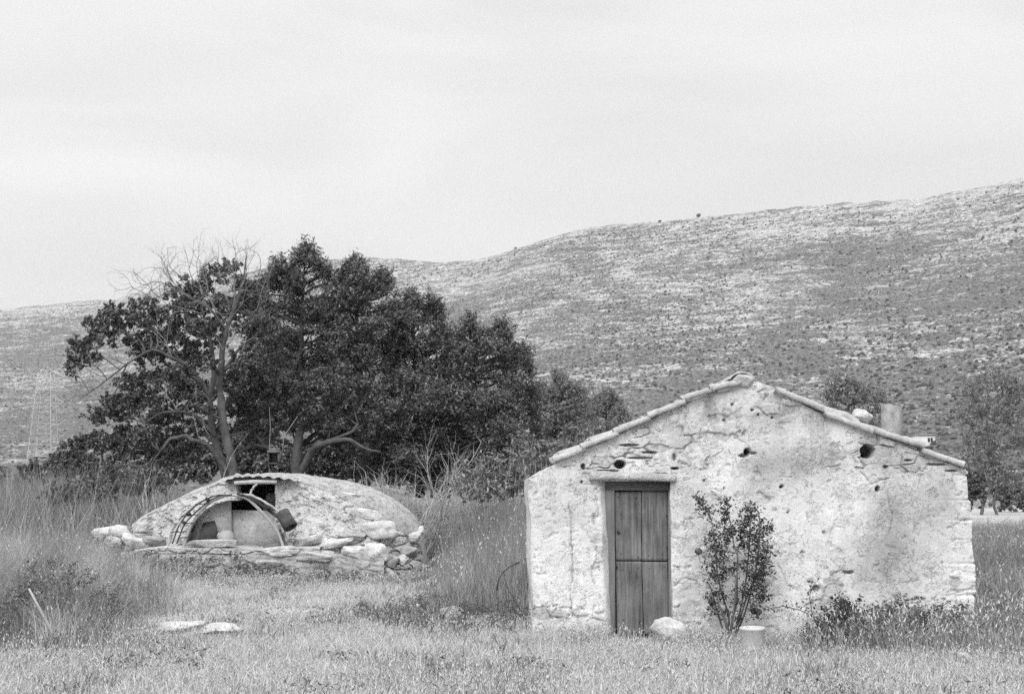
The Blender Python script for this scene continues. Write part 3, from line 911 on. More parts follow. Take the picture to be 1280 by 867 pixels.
for i, (xa, ya, xb, yb_) in enumerate(LT):
    mb = MB(); pa = np.array(hp(xa, ya, .03)); pb = np.array(hp(xb, yb_, .03))
    verge(mb, pa + (0, -.10, -.026) + rng.normal(size=3) * .004, pb + (0, -.10, -.05) + rng.normal(size=3) * .004, .066, .2)
    mb.build("verge_tile", M['tile'], roof)
RT = [(1201, 580, 1147, 559), (1151, 556.5, 1086, 534), (1088, 539, 1026, 513.5), (1027, 511.5, 966, 484.5)]
for i, (xa, ya, xb, yb_) in enumerate(RT):
    mb = MB(); pa = np.array(hp(xa, ya, .03)); pb = np.array(hp(xb, yb_, .03))
    verge(mb, pa + (0, -.10, -.028) + rng.normal(size=3) * .004, pb + (0, -.10, -.055) + rng.normal(size=3) * .004, .068, .2)
    mb.build("verge_tile", M['tile'], roof)
# mortar lumps bedding the ridge end and the broken verge
def lump(px, py, wpx, hpx, dy, mat, parent, seed, depth=.3, rot=0.0, box=.35, name="mortar_bed", rough=.1):
    c = hp(px, py, dy)
    return rock(name, c, (wpx * mpp(HUT_Y), depth, hpx * mpp(HUT_Y)), mat, parent, seed, 0, box, 4, rough, rot)
lump(926, 476, 34, 24, .10, M['mortar'], roof, 3, .35, 0)
lump(953, 487, 36, 18, .10, M['mortar'], roof, 4, .3, R(24))
lump(1053, 524, 62, 18, .12, M['mortar'], roof, 5, .28, R(24), .5)
lump(905, 484, 40, 14, .08, M['mortar'], roof, 6, .25, R(-24), .5)
rc = MB()
th_ = np.linspace(R(25), R(155), 14)
rows = []
for yy in (HUT_Y - .03, HUT_Y + .45):
    for rr in (.155, .14):
        c_ = hp(927, 480)
        rows.append(np.stack([c_.x + np.cos(th_) * rr, np.full(14, yy), c_.z + np.sin(th_) * rr * .85], -1))
n_ = 14; q = []
for i in range(n_ - 1):
    q += [[i, 2 * n_ + i, 2 * n_ + i + 1, i + 1], [n_ + i, n_ + i + 1, 3 * n_ + i + 1, 3 * n_ + i], [i, i + 1, n_ + i + 1, n_ + i]]
rc.add(np.concatenate(rows), q); rc.build("ridge_tile", M['tile'], roof)
# chimney stub on the far side of the right slope
cm = MB()
cc = at(1115, 530, HUT_Y + 1.0); wd = 30 * mpp(HUT_Y + 1)
hgt = at(1115, 506, HUT_Y + 1).z
vb = []
for (t, zz) in ((0, 1.75), (.5, (hgt + 1.75) / 2), (1, hgt)):
    for sx, sy in ((-.95, -.1), (-.1, -.75), (.95, .1), (.1, .75)):
        vb.append((cc.x + sx * wd / 2 * (1 - .03 * t) + rng.normal() * .004, cc.y + sy * wd / 2, zz + (-.035 * (sx > 0) + rng.normal() * .01) * (t == 1)))
cm.add(vb, [[a + i, a + (i + 1) % 4, a + 4 + (i + 1) % 4, a + 4 + i] for a in (0, 4) for i in range(4)] + [[8, 9, 10, 11]])
ch = cm.build("chimney", M['chimney'], hut)
rk = lump(1077, 521, 28, 18, .35, M['stone_white'], None, 8, .3, R(18), .3, "stone", .14)
tag(rk, "rounded white stone lying on the right slope of the hut roof", "stone")

# ---------------------------------------------------------------- objects by the hut
o = rock("boulder", ground(836, 800) + Vector((0, .1, .10)), (.36, .26, .27), M['stone_white'], None, 15, .3, .25, 4, .16, R(20))
o.location = at(836, 789, 14.1)
tag(o, "pale angular boulder leaning against the foot of the plank door", "boulder")

pot = thing("flower_pot", "white plastic bucket used as flower pot beside the rose stems", "flower pot", ground(941, 811))
pot.location.z = -0.045
pc = pot.location.copy()
def lathe(prof, n=32, c=(0, 0, 0)):
    th = np.linspace(0, 2 * np.pi, n, endpoint=False)
    Vv = np.concatenate([np.stack([c[0] + r * np.cos(th), c[1] + r * np.sin(th), np.full(n, c[2] + z)], -1) for r, z in prof])
    k = len(prof)
    i = np.arange(k - 1)[:, None] * n; j = np.arange(n)[None, :]; j2 = (j + 1) % n
    return Vv, np.stack([i + j, i + j2, i + n + j2, i + n + j], -1).reshape(-1, 4)
mb = MB(); mb.add(*lathe([(.001, 0), (.105, 0), (.108, .01), (.120, .235), (.128, .24), (.130, .262), (.122, .265), (.116, .255), (.110, .18)], 40, pc)); mb.build("bucket", M['pot'], pot, True)
mb = MB(); mb.add(*lathe([(.113, .20), (.08, .22), (.04, .23), (.001, .225)], 24, pc)); mb.build("soil", M['soil'], pot, True)

# ---------------------------------------------------------------- leaves and branches
def leaves(P, Nrm, L, W, fold=0.25, seed=0, droop=None):
    """one rhombic leaf of two triangles folded along its midrib at each P"""
    r_ = np.random.default_rng(seed + 1)
    n = len(P)
    Nrm = Nrm / (np.linalg.norm(Nrm, axis=1, keepdims=True) + 1e-9)
    t = r_.normal(size=(n, 3))
    if droop is not None: t = t * 0.5 + np.asarray(droop)
    t = t - (t * Nrm).sum(1, keepdims=True) * Nrm
    t /= (np.linalg.norm(t, axis=1, keepdims=True) + 1e-9)
    b_ = np.cross(Nrm, t)
    L = np.broadcast_to(np.asarray(L), (n,))[:, None]; W = np.broadcast_to(np.asarray(W), (n,))[:, None]
    v0 = P - t * L * .5; v2 = P + t * L * .5
    v1 = P + b_ * W * .5 + Nrm * W * fold - t * L * .05; v3 = P - b_ * W * .5 + Nrm * W * fold - t * L * .05
    V = np.stack([v0, v1, v2, v3], 1).reshape(-1, 3)
    i = np.arange(n)[:, None] * 4
    F = np.concatenate([i + np.array([[0, 1, 2]]), i + np.array([[0, 2, 3]])])
    return V, F

def foliage(mb, clumps, dens, L, W, seed, sub=0.30, up=0.35, hollow=0.5, spiky=0.0, topb=0.0):
    """clumps: (centre, radii). Leaf sprays bunch into sub-clumps near each clump's surface."""
    r_ = np.random.default_rng(seed)
    for (c, rad) in clumps:
        c = np.array(tuple(c)); rad = np.array(rad)
        area = 4 * np.pi * ((rad[0] * rad[1] + rad[0] * rad[2] + rad[1] * rad[2]) / 3)
        sr = sub * float(np.mean(rad)) ** 0.6 * 0.75
        if spiky: sr = max(sr, .13)
        ns = max(3 if spiky else 6, int(area / (sr * sr) * (0.6 if spiky else 0.72)))
        dirs = r_.normal(size=(ns, 3)); dirs /= np.linalg.norm(dirs, axis=1, keepdims=True)
        dirs[:, 2] = np.where(r_.random(ns) < topb, np.abs(dirs[:, 2]), dirs[:, 2])
        rr = hollow + (1 - hollow) * r_.random(ns) ** 0.6
        lump_ = 1 + 0.28 * fbm(dirs[:, 0] * 1.8 + seed, dirs[:, 1] * 1.8, dirs[:, 2] * 1.8, 2, seed)
        sc = c + dirs * rad * (rr * lump_)[:, None]
        srs = sr * (0.55 + 0.9 * r_.random(ns))
        nl = np.maximum(4, (dens * srs * srs).astype(int))
        rep = np.repeat(np.arange(ns), nl)
        m = len(rep)
        off = r_.normal(size=(m, 3)) * 0.48
        if spiky:
            nsh = r_.integers(0, 4, m)                            # four shoots per spray
            sh_ = r_.normal(size=(ns, 4, 3)) * .45 + dirs[:, None, :] * 0.7 + np.array([0.18, 0, 0.75])
            sh_ /= np.linalg.norm(sh_, axis=2, keepdims=True)
            ax = sh_[rep, nsh]; along = r_.random((m, 1))
            off = off * (0.42 - .30 * along) + ax * (along * 2.3 * spiky)
        P = sc[rep] + off * srs[rep][:, None] * np.array([1, 1, .8])
        N = dirs[rep] * 0.45 + np.array([0, 0, up]) + r_.normal(size=(m, 3)) * 0.55 + off * .3
        k = 0.65 + 0.7 * r_.random(m)
        mb.add(*leaves(P, N, L * k, W * k, 0.2, int(r_.integers(1e6)), droop=dirs[rep] * .5 + np.array([0, 0, .25]) if spiky else None))

def wob_line(a, b_, n, amp, seed, sag=0.0):
    a = np.array(tuple(a)); b_ = np.array(tuple(b_))
    t = np.linspace(0, 1, n)[:, None]
    L = np.linalg.norm(b_ - a)
    w_ = np.stack([fbm(t[:, 0] * 3 + seed * 1.7 + k * 31, t[:, 0] * 0 + seed, None, 3, seed + k) for k in range(3)], -1)
    env = np.sin(np.pi * np.clip(t, 0, 1)) ** .7
    P = a * (1 - t) + b_ * t + w_ * amp * L * env
    P[:, 2] += sag * L * 4 * (t * (1 - t))[:, 0]
    return P

def grow(mb, p, d_, length, r, depth, r_, spread=0.7, up=0.15, kids=(2, 4), curl=0.25, ends=None, sides=5):
    n = 7
    P = [np.array(p)]; d_ = np.array(d_, float); d_ /= np.linalg.norm(d_)
    for i in range(n - 1):
        d_ = d_ + r_.normal(size=3) * curl * .5 + np.array([0, 0, up * .25])
        d_ /= np.linalg.norm(d_)
        P.append(P[-1] + d_ * length / (n - 1))
    P = np.array(P)
    mb.tube(P, np.linspace(r, r * .55, n) if depth > 0 else np.linspace(r, r * .25, n), sides if r > .015 else 4)
    if depth <= 0:
        if ends is not None: ends.append(P[-1])
        return
    for k in range(int(r_.integers(kids[0], kids[1] + 1))):
        t = 0.35 + .65 * r_.random() if k else 1.0
        i = min(n - 1, int(t * (n - 1)))
        nd = d_ + r_.normal(size=3) * spread
        grow(mb, P[i], nd, length * (.55 + .3 * r_.random()), r * (.5 if k else .58), depth - 1, r_, spread, up, kids, curl, ends, sides)

def tree(name, label, Y, base, trunks, clumps, leafmat, barkmat, dens, L, W, seed, group=None, spiky=0.0, limb_r=.05, up=.35, hollow=.5, twigs=5, cat="tree", depthk=1.0, sub=.30, topb=.5, tkk=.70, extra=None):
    """trunks: list of polylines [(px,py,dy,r)]; clumps: (px,py,rx,ry,dy) in photo pixels at distance Y+dy"""
    r_ = np.random.default_rng(seed)
    b0 = at(base[0], base[1], Y); b0.z = 0
    root = thing(name, label, cat, b0, group)
    tk = MB(); pts = []
    for tr in trunks:
        P = np.array([tuple(at(p[0], p[1], Y + p[2])) for p in tr]); rr = np.array([p[3] for p in tr])
        # resample smoothly
        k = len(P); tt_ = np.linspace(0, k - 1, max(8, (k - 1) * 9))
        Q = np.stack([np.interp(tt_, np.arange(k), P[:, j]) for j in range(3)], -1)
        for _ in range(3): Q[1:-1] = (Q[:-2] + 2 * Q[1:-1] + Q[2:]) / 4
        Q = Q + 0.02 * np.stack([fbm(tt_ * 1.3 + seed, tt_ * 0 + j, None, 2, seed + j) for j in range(3)], -1)
        q = np.interp(tt_, np.arange(k), rr)
        q = q * (1 + .16 * fbm(tt_ * 2.2 + seed, tt_ * 0, None, 3, seed + 9))
        Q = Q + 0.05 * np.stack([fbm(tt_ * .9 + seed * 2, tt_ * 0 + j, None, 2, seed + 20 + j) for j in range(3)], -1) * np.minimum(1, tt_ / 2)[:, None]
        tk.tube(Q, q * tkk, 11, 0.34)
        pts += [(Q[i], q[i]) for i in range(len(Q))]
    cl_ = []
    TP = np.array([p[0] for p in pts])
    for (px, py, rx, ry, dy) in clumps:
        c = at(px, py, Y + dy); m_ = mpp(Y + dy)
        cl_.append((c, (rx * m_, (rx + ry) * .5 * m_ * depthk, ry * m_)))
        cn = np.array(tuple(c))
        dist = np.linalg.norm(TP - cn, axis=1) + np.maximum(0, TP[:, 2] - cn[2] + .2) * 2.5
        j = int(np.argmin(dist)); r0 = min(limb_r, pts[j][1] * .7)
        ln = wob_line(TP[j], cn, 9, .10, int(r_.integers(1000)), .04)
        tk.tube(ln, np.linspace(r0, r0 * .35, 9), 6)
        for _ in range(twigs):
            dv = r_.normal(size=3); dv /= np.linalg.norm(dv); dv[2] = abs(dv[2]) * .8
            tk.tube(wob_line(ln[int(r_.integers(4, 9))], cn + dv * np.array(cl_[-1][1]) * .85, 6, .12, int(r_.integers(1000))), np.linspace(r0 * .35, r0 * .1, 6), 4)
    tk.build("trunk", barkmat, root, True)
    fb = MB(); foliage(fb, cl_, dens, L, W, seed + 3, sub, up, hollow, spiky, topb)
    if extra is not None: fb.add(*leaves(extra[0], extra[1], L, W, .2, seed + 5, droop=(.1, 0, .5)))
    fb.build("crown", leafmat, root)
    return root, cl_

G1 = "dark trees behind the cistern"
# big half-bare tree leaning over the cistern
def sp(*pts): return list(pts)
T1Y = 33.0
t1, _ = tree("spreading_tree", "half bare spreading tree with pale forked trunk behind the cistern and long left limbs", T1Y, (292, 618),
    [sp((297, 625, 0, .19), (288, 570, 0, .155), (278, 520, 0, .14), (273, 480, 0, .12), (277, 440, -.1, .10), (284, 405, -.2, .08), (296, 372, -.2, .055), (304, 345, -.2, .03), (310, 322, -.2, .012)),
     sp((290, 620, .2, .16), (276, 575, .3, .13), (264, 530, .4, .11), (262, 495, .3, .10), (268, 460, .2, .09), (262, 425, .2, .06), (252, 390, .2, .035), (243, 350, .1, .015)),
     sp((266, 500, .3, .09), (240, 462, .2, .08), (215, 445, 0, .06), (190, 435, -.2, .045), (160, 452, -.3, .03), (125, 480, -.4, .02), (98, 498, -.5, .008)),
     sp((284, 588, .1, .10), (268, 566, 0, .085), (258, 553, -.1, .075), (240, 549, -.3, .07), (228, 543, -.3, .065), (210, 548, -.4, .055), (202, 560, -.5, .035), (197, 566, -.5, .02), (186, 590, -.5, .012)),
     sp((270, 545, .2, .06), (245, 520, .3, .055), (222, 512, .3, .05), (200, 515, .3, .035), (180, 528, .3, .02)),
     sp((276, 470, 0, .06), (296, 440, 0, .05), (318, 420, .1, .035), (340, 400, .1, .015)),
     sp((283, 412, -.2, .05), (262, 385, -.5, .035), (240, 372, -.6, .025), (205, 352, -.7, .012), (178, 370, -.7, .006)),
     sp((160, 452, -.3, .03), (140, 500, -.4, .02), (105, 500, -.4, .012)),
     sp((150, 462, -.3, .02), (120, 440, -.4, .012)),
     sp((190, 585, .4, .06), (150, 580, .5, .04), (110, 596, .5, .025), (85, 602, .5, .01))],
    [(97, 437, 17, 14, -.4), (93, 462, 12, 17, -.5), (114, 452, 13, 12, -.4), (113, 410, 9, 10, -.2), (138, 405, 22, 18, -.2), (125, 424, 20, 13, -.3), (142, 387, 10, 10, -.1), (165, 410, 26, 18, 0),
     (200, 405, 28, 20, .2), (235, 395, 24, 20, .4), (215, 432, 30, 18, .4), (175, 432, 22, 12, .2), (262, 420, 24, 26, .8), (150, 505, 24, 12, .5), (175, 510, 30, 20, .6), (130, 520, 24, 14, .5), (205, 480, 34, 20, .8),
     (240, 500, 30, 26, 1.0), (120, 555, 26, 14, .4), (95, 560, 22, 10, .4), (160, 550, 30, 16, .8), (90, 585, 24, 9, .4), (205, 530, 30, 18, 1.2), (300, 480, 26, 30, 1.2), (228, 352, 6, 8, 0), (210, 360, 6, 7, 0), (265, 345, 16, 14, .3), (285, 340, 16, 16, .3), (305, 360, 14, 16, .4), (250, 365, 18, 14, .4), (300, 400, 22, 24, .8), (215, 565, 36, 18, 1.6), (180, 385, 18, 12, .3), (225, 375, 20, 14, .5), (190, 445, 26, 16, .6), (235, 450, 26, 22, 1.0), (275, 385, 22, 18, .9), (320, 380, 18, 24, .9), (325, 430, 22, 30, 1.2), (250, 545, 30, 20, 1.6), (290, 520, 24, 24, 1.8), (252, 412, 20, 13, -.5), (305, 448, 18, 14, -.5), (222, 470, 22, 12, -.5), (330, 405, 14, 14, -.4), (262, 455, 14, 9, -.6), (180, 545, 20, 10, -.3), (250, 515, 16, 10, -.4), (165, 480, 24, 12, .7), (320, 540, 24, 20, 1.8)],
    M['leaf_dark'], M['bark'], 1250, .085, .04, 101, G1, .45, .05, .4, .35, 5)
mb = MB(); r_ = np.random.default_rng(5)
for (px, py, dx, dz, ln) in [(308, 338, .1, 1, .7), (300, 360, .5, 1, 1.0), (296, 372, -.6, 1, 1.2), (230, 350, -.5, .8, .9), (250, 352, .1, 1, .9), (275, 350, -.3, 1, 1.0), (200, 372, -.8, .5, .9), (322, 345, .5, .9, .9), (262, 388, -.8, .9, 1.5), (240, 372, -.9, .5, 1.4), (205, 354, -1, .5, 1.1), (284, 405, .8, .8, 1.4), (284, 405, -.9, .7, 1.6), (243, 355, -.3, 1, 1.0),
                             (318, 420, .7, .8, 1.3), (252, 392, -.9, .5, 1.6), (240, 462, -1, .6, 1.5), (215, 446, -.7, .8, 1.4), (277, 440, .5, .9, 1.3), (160, 455, -1, .1, 1.0), (130, 478, -1, -.1, .9), (198, 560, -.5, .8, 1.0), (222, 512, -.6, .8, 1.2), (248, 545, -.3, 1, 1.0), (280, 440, -.5, 1, 1.5), (225, 362, -.6, .7, 1.2), (190, 372, -1, .4, 1.0), (270, 392, -.2, 1, 1.5), (290, 390, .2, 1, 1.6), (255, 372, -.4, 1, 1.5), (318, 390, .5, 1, 1.2), (215, 350, -.7, .7, .9), (305, 350, -.4, 1, 1.2), (110, 495, -1, .2, .9), (150, 470, -.8, -.4, .9), (175, 440, -.9, .3, 1.2), (262, 545, -.6, .9, 1.2), (300, 470, .6, .8, 1.2)]:
    grow(mb, tuple(at(px, py, T1Y - .3)), (dx, r_.normal() * .4 - .2, dz), ln * 0.58, .013, 3, r_, .6, .1, (2, 4), .32)
mb.build("bare_twigs", M['bark_twig'], t1, True)

tree("carob_tree", "low broad leafy tree with stubby trunk and arching limb to the right behind the cistern", 34.5, (370, 618),
    [sp((366, 622, 0, .22), (369, 585, 0, .17), (374, 555, 0, .16), (377, 530, 0, .13), (372, 500, .1, .08)),
     sp((372, 600, 0, .13), (384, 572, -.2, .13), (398, 555, -.4, .12), (415, 549, -.5, .10), (435, 548, -.5, .07), (455, 560, -.5, .045), (475, 566, -.5, .03)),
     sp((350, 580, 0, .04), (336, 560, 0, .06), (318, 555, 0, .06), (300, 562, 0, .05), (286, 575, 0, .03)), sp((350, 582, 0, .07), (330, 558, .1, .06), (312, 530, .1, .03)),
     sp((415, 549, -.5, .06), (440, 540, -.4, .05), (450, 528, -.3, .03))],
    [(340, 480, 26, 20, 0), (370, 490, 30, 24, -.3), (405, 490, 32, 26, -.3), (440, 490, 26, 24, 0), (340, 515, 28, 24, -.2), (400, 520, 30, 22, -.3), (430, 520, 26, 18, 0), (370, 525, 16, 14, .6), (320, 500, 20, 26, .6), (455, 530, 22, 18, .4), (425, 465, 18, 14, .3), (450, 560, 22, 14, .5), (355, 455, 18, 16, .6)],
    M['leaf_mid'], M['bark'], 850, .09, .04, 102, G1, .45, .06, .4, .35, 4)

def evergreen(label, Y, skyline, pbot, seed, mat='leaf_dark', dens=820, L=.095, W=.034, name="evergreen_tree", group=G1, spiky=1.0, bark='bark_dark', rc=(8, 16), fill=.92, dz=1.0, lean=0.0):
    """skyline: the crown's upper outline in photo pixels; clumps of every size fill it down to pbot"""
    r_ = np.random.default_rng(seed)
    sx = [p[0] for p in skyline]; sy = [p[1] for p in skyline]
    cl_ = []; x0, x1 = sx[0], sx[-1]; m_ = mpp(Y)
    for k in range(int((x1 - x0) / 6)):                     # shoots along the outline
        x = x0 + (x1 - x0) * r_.random(); r = 4 + 3.5 * r_.random()
        y = np.interp(x, sx, sy) + r * 1.3 + 6 * r_.random() ** 2
        cl_.append((x, y, r * .75, r * 1.7, r_.normal() * 8 * m_))
    for (x, y) in skyline[1:-1]:
        cl_.append((x, y + 7, 4.5, 8, 0)); cl_.append((x + r_.normal() * 2, y + 17, 8, 12, r_.normal() * 5 * m_))
    area = sum((b_ - a_) * (pbot - (c_ + d_) / 2) for a_, b_, c_, d_ in zip(sx[:-1], sx[1:], sy[:-1], sy[1:]))
    n = int(area / (((rc[0] + rc[1]) / 2) ** 2 * 1.25) * fill); k = 0
    while k < n:
        x = x0 + (x1 - x0) * r_.random(); top = np.interp(x, sx, sy); y = top + (pbot - top) * r_.random()
        r = rc[0] + (rc[1] - rc[0]) * r_.random()
        r = min(r, 5 + (y - top) * .45)
        if y - r * 1.15 < top + 3: continue
        edge_ = min(1, (x - x0) / 25, (x1 - x) / 25); k += 1
        cl_.append((x, y, r, r * (.7 + .45 * r_.random()), r_.normal() * (10 + 26 * max(0, edge_)) * m_ * dz))
    pxm = (x0 + x1) / 2; ptop = min(sy)
    xt = sx[int(np.argmin(sy))]
    tk_ = [sp((pxm, 622, 0, .19), (pxm + 2, (622 + pbot) / 2, 0, .16), ((pxm + xt) / 2, (ptop + pbot) / 2, 0, .10), (xt, ptop + 16, 0, .02))]
    EP, EN = [], []
    for k in range(int((x1 - x0) * 1.5)):                     # leading shoots that fringe the outline and stand out inside it
        x = x0 + (x1 - x0) * r_.random(); t0 = np.interp(x, sx, sy)
        y = t0 + 13 + 6 * r_.random() + (0 if k % 2 else (pbot - t0) * .75 * r_.random())
        ln = (11 + 15 * r_.random()) * m_; c_ = np.array(tuple(at(x, y, Y + (r_.normal() * 8 - (14 if k % 2 == 0 else 0)) * m_)))
        a_ = np.array([.30 + r_.normal() * .35, r_.normal() * .3, 1.0]); a_ /= np.linalg.norm(a_)
        nl = int(34 + 26 * r_.random()) ; t_ = r_.random((nl, 1))
        EP.append(c_ + a_ * t_ * ln + r_.normal(size=(nl, 3)) * (.018 + .075 * (1 - t_)) * (Y / 39)); EN.append(r_.normal(size=(nl, 3)) * .6 + a_ * .3 + np.array([0, -.2, .5]))
    return tree(name, label, Y, (pxm, 622), tk_, cl_, M[mat], M[bark], dens, L, W, seed, group, spiky, .04, .5, .25, 1, topb=.65, extra=(np.concatenate(EP), np.concatenate(EN)))
evergreen("tallest dark evergreen of the grove, rising behind the bare twigs", 38, [(312, 430), (322, 372), (330, 350), (338, 338), (346, 322), (353, 330), (361, 338), (370, 318), (381, 303), (388, 312), (396, 326), (404, 330), (412, 348), (422, 372), (430, 410)], 545, 201)
evergreen("dark round-topped evergreen between the tallest tree and the hill's hump", 38.8, [(408, 420), (416, 372), (424, 346), (434, 332), (443, 320), (450, 334), (457, 352), (468, 346), (478, 336), (484, 350), (490, 376), (498, 392), (504, 440)], 560, 202)
evergreen("dark twin-topped evergreen right of the round-topped one", 39.5, [(484, 460), (492, 412), (502, 386), (514, 360), (520, 380), (527, 388), (536, 368), (546, 382), (554, 410), (560, 424), (566, 470)], 570, 203)
evergreen("dark pointed evergreen at the right end of the tall grove, leaning branches towards the hill", 39, [(548, 490), (558, 445), (570, 416), (585, 394), (594, 412), (603, 424), (612, 418), (627, 400), (634, 418), (643, 432), (655, 430), (660, 452), (664, 480), (672, 530)], 590, 204)
evergreen("low dark evergreen filling the foot of the grove behind the pale dead bush", 36.5, [(455, 560), (470, 490), (500, 470), (540, 478), (580, 485), (610, 490), (640, 500), (660, 560)], 605, 205, fill=.9)
evergreen("slim greyish conifer just right of the tall grove", 50, [(654, 560), (662, 490), (674, 478), (686, 488), (694, 462), (702, 476), (716, 484), (726, 486), (734, 510), (740, 560)], 605, 206, 'leaf_grey', 420, .12, .035, rc=(6, 11), fill=.75)
evergreen("small greyish conifer above the left end of the hut roof", 60, [(730, 570), (738, 508), (748, 492), (758, 488), (768, 494), (778, 510), (788, 540), (790, 570)], 605, 207, 'leaf_grey', 360, .13, .04, rc=(5, 9), fill=.75)
tree("round_tree", "rounded tree whose top shows over the right slope of the hut roof", 62, (1062, 622), [sp((1062, 640, 0, .25), (1062, 560, 0, .18), (1060, 500, 0, .06))],
     [(1050, 482, 18, 14, 0), (1072, 488, 20, 14, 0), (1040, 500, 16, 16, .5), (1062, 506, 26, 18, 0), (1092, 502, 18, 16, .5), (1105, 515, 14, 14, .5), (1060, 535, 34, 22, 0), (1100, 545, 24, 20, 0), (1040, 560, 28, 20, 0), (1078, 570, 34, 22, .5), (1055, 592, 36, 18, -.4), (1095, 598, 26, 16, 0)],
     M['leaf_grey'], M['bark_dark'], 260, .15, .05, 120, None, .6, .05, .4, .3, 2)
tree("olive_tree", "grey olive tree on the far side of the pale clearing, at the photo's right edge", 84, (1228, 640),
     [sp((1226, 648, 0, .16), (1230, 625, 0, .14), (1240, 608, 0, .10), (1236, 570, 0, .06)), sp((1248, 648, .5, .13), (1242, 630, .5, .12), (1250, 600, .5, .08))],
     [(1215, 490, 18, 20, 0), (1240, 478, 22, 20, 0), (1262, 490, 22, 24, 0), (1208, 520, 17, 20, 0), (1235, 520, 28, 26, 0), (1265, 530, 26, 28, 0), (1225, 555, 24, 22, 0), (1255, 570, 26, 24, 0), (1238, 590, 24, 14, .5), (1275, 500, 22, 26, 0), (1212, 575, 20, 18, 0), (1262, 598, 26, 16, .3), (1220, 600, 20, 12, .3), (1282, 560, 20, 26, .3)],
     M['leaf_pale'], M['bark'], 130, .19, .06, 121, None, .5, .08, .4, .1, 5)
for (px, rx, py, Yb, sd, lab) in [(90, 60, 590, 43, 151, "dark bush low behind the spreading tree's lowest left limb"), (200, 60, 570, 44, 152, "dark bush filling the gap left of the forked trunk"),
        (315, 60, 560, 45, 153, "dark bush between the forked trunk and the stubby trunk"), (430, 66, 565, 44, 154, "dark bush behind the arching limb of the low broad tree"), (540, 60, 575, 43, 155, "dark bush at the foot of the twin-topped evergreen"), (640, 46, 580, 43, 156, "dark bush right below the pointed evergreen")]:
    tree("understory_bush", lab, Yb, (px, 618), [sp((px, 622, 0, .06), (px, py, 0, .03))], [(px - rx * .5, py + 6, rx * .6, 24, 0), (px + rx * .5, py + 8, rx * .6, 22, .4), (px, py - 4, rx * .6, 26, .2), (px - rx * .3, py + 24, rx * .7, 14, -.3), (px + rx * .4, py + 25, rx * .7, 14, -.3)],
         M['leaf_dark'], M['bark_dark'], 620, .13, .055, sd, G1, .4, .03, .4, .3, 2, "bush")
G3 = "scrub bushes at the foot of the hill"
for i, (px, py, rx, ry, Y, lab, mt) in enumerate([
        (1216, 606, 16, 20, 72, "dark bush right beside the hut's right corner, beyond the clearing", 'leaf_dark'),
        (1186, 580, 22, 10, 110, "grey bush below the small far house", 'leaf_grey'),
        (1138, 570, 16, 9, 105, "grey bush just over the lower right roof tiles", 'leaf_grey'),
        (1262, 612, 24, 16, 95, "low bush under the olive tree at the right edge", 'leaf_grey'),
        (42, 612, 34, 16, 60, "grey green bush under the pylon at the left edge", 'leaf_mid'),
        (-25, 600, 40, 26, 64, "tall grey bush at the extreme left edge", 'leaf_grey')]):
    tree("bush", lab, Y, (px, 618), [sp((px, 632, 0, .06), (px, py, 0, .03))], [(px - rx * .4, py, rx * .7, ry, 0), (px + rx * .4, py + 3, rx * .7, ry, .4), (px, py + 12, rx, ry, 0)],
         M[mt], M['bark_dark'], 330, .0042 * Y ** .9, .0019 * Y ** .9, 140 + i, G3, .3, .03, .4, .3, 2, "bush")

G2 = "weeds and shrubs in the rough grass"
def shrub(name, label, Y, base, clumps, mat, dens, L, W, seed, stems=10, stemmat='stem', group=G2, spiky=.5, sub=.3, cat="shrub", up=.4, hollow=.2):
    b0 = at(base[0], base[1], Y); b0.z = 0
    root = thing(name, label, cat, b0, group)
    r_ = np.random.default_rng(seed); st = MB(); cl_ = []
    for (px, py, rx, ry, dy) in clumps:
        c = at(px, py, Y + dy); m_ = mpp(Y + dy); cl_.append((c, (rx * m_, (rx + ry) * .45 * m_, ry * m_)))
        for k in range(stems):
            dv = r_.normal(size=3); dv /= np.linalg.norm(dv)
            e = np.array(tuple(c)) + dv * np.array(cl_[-1][1]) * 1.05
            s0 = np.array([b0.x + (c.x - b0.x) * .6 + r_.normal() * .06, Y + dy + r_.normal() * .06, 0.0])
            st.tube(wob_line(s0, e, 7, .08, int(r_.integers(1000))), np.linspace(.006, .002, 7) * (Y / 15) ** .5, 4)
    st.build("stems", M[stemmat], root)
    fb = MB(); foliage(fb, cl_, dens, L, W, seed + 9, sub, up, hollow, spiky)
    fb.build("foliage", M[mat], root)
    return root

# left: weeds behind the cistern and on the left edge
shrub("weed_thicket", "pale leafy weeds under the drooping dark branches left of the cistern", 29, (130, 628), [(110, 612, 34, 16, 0), (150, 605, 36, 22, .5), (190, 600, 26, 22, 1), (75, 620, 30, 14, .5)], 'leaf_mid', 520, .11, .05, 301, 10)
shrub("weed_thicket", "pale weeds rising behind the hut's left wall, in front of the grove", 27, (620, 640), [(585, 600, 20, 24, 0), (610, 590, 18, 26, .5), (640, 590, 18, 26, 0), (600, 615, 34, 18, -.5), (655, 560, 16, 26, 1.5), (640, 610, 20, 20, 0)], 'leaf_pale', 520, .10, .04, 302, 12, 'bark_pale')
shrub("weed_thicket", "grey twiggy weeds just above the left end of the hut's roof", 26, (690, 640), [(690, 570, 22, 22, 0), (715, 555, 20, 20, .5), (668, 575, 16, 22, 0), (740, 545, 16, 16, 1)], 'leaf_grey', 520, .10, .04, 303, 12, 'bark_pale')
shrub("dark_tuft", "small round dark tuft in front of the cistern's left end", 23.0, (183, 720), [(183, 705, 21, 13, 0), (175, 708, 12, 9, -.1)], 'leaf_dark', 900, .08, .02, 304, 26, 'stem')
shrub("low_shrub", "small grey shrub at the middle of the cistern's front wall", 23.2, (290, 715), [(288, 704, 16, 10, 0)], 'leaf_grey', 900, .06, .025, 305, 12)
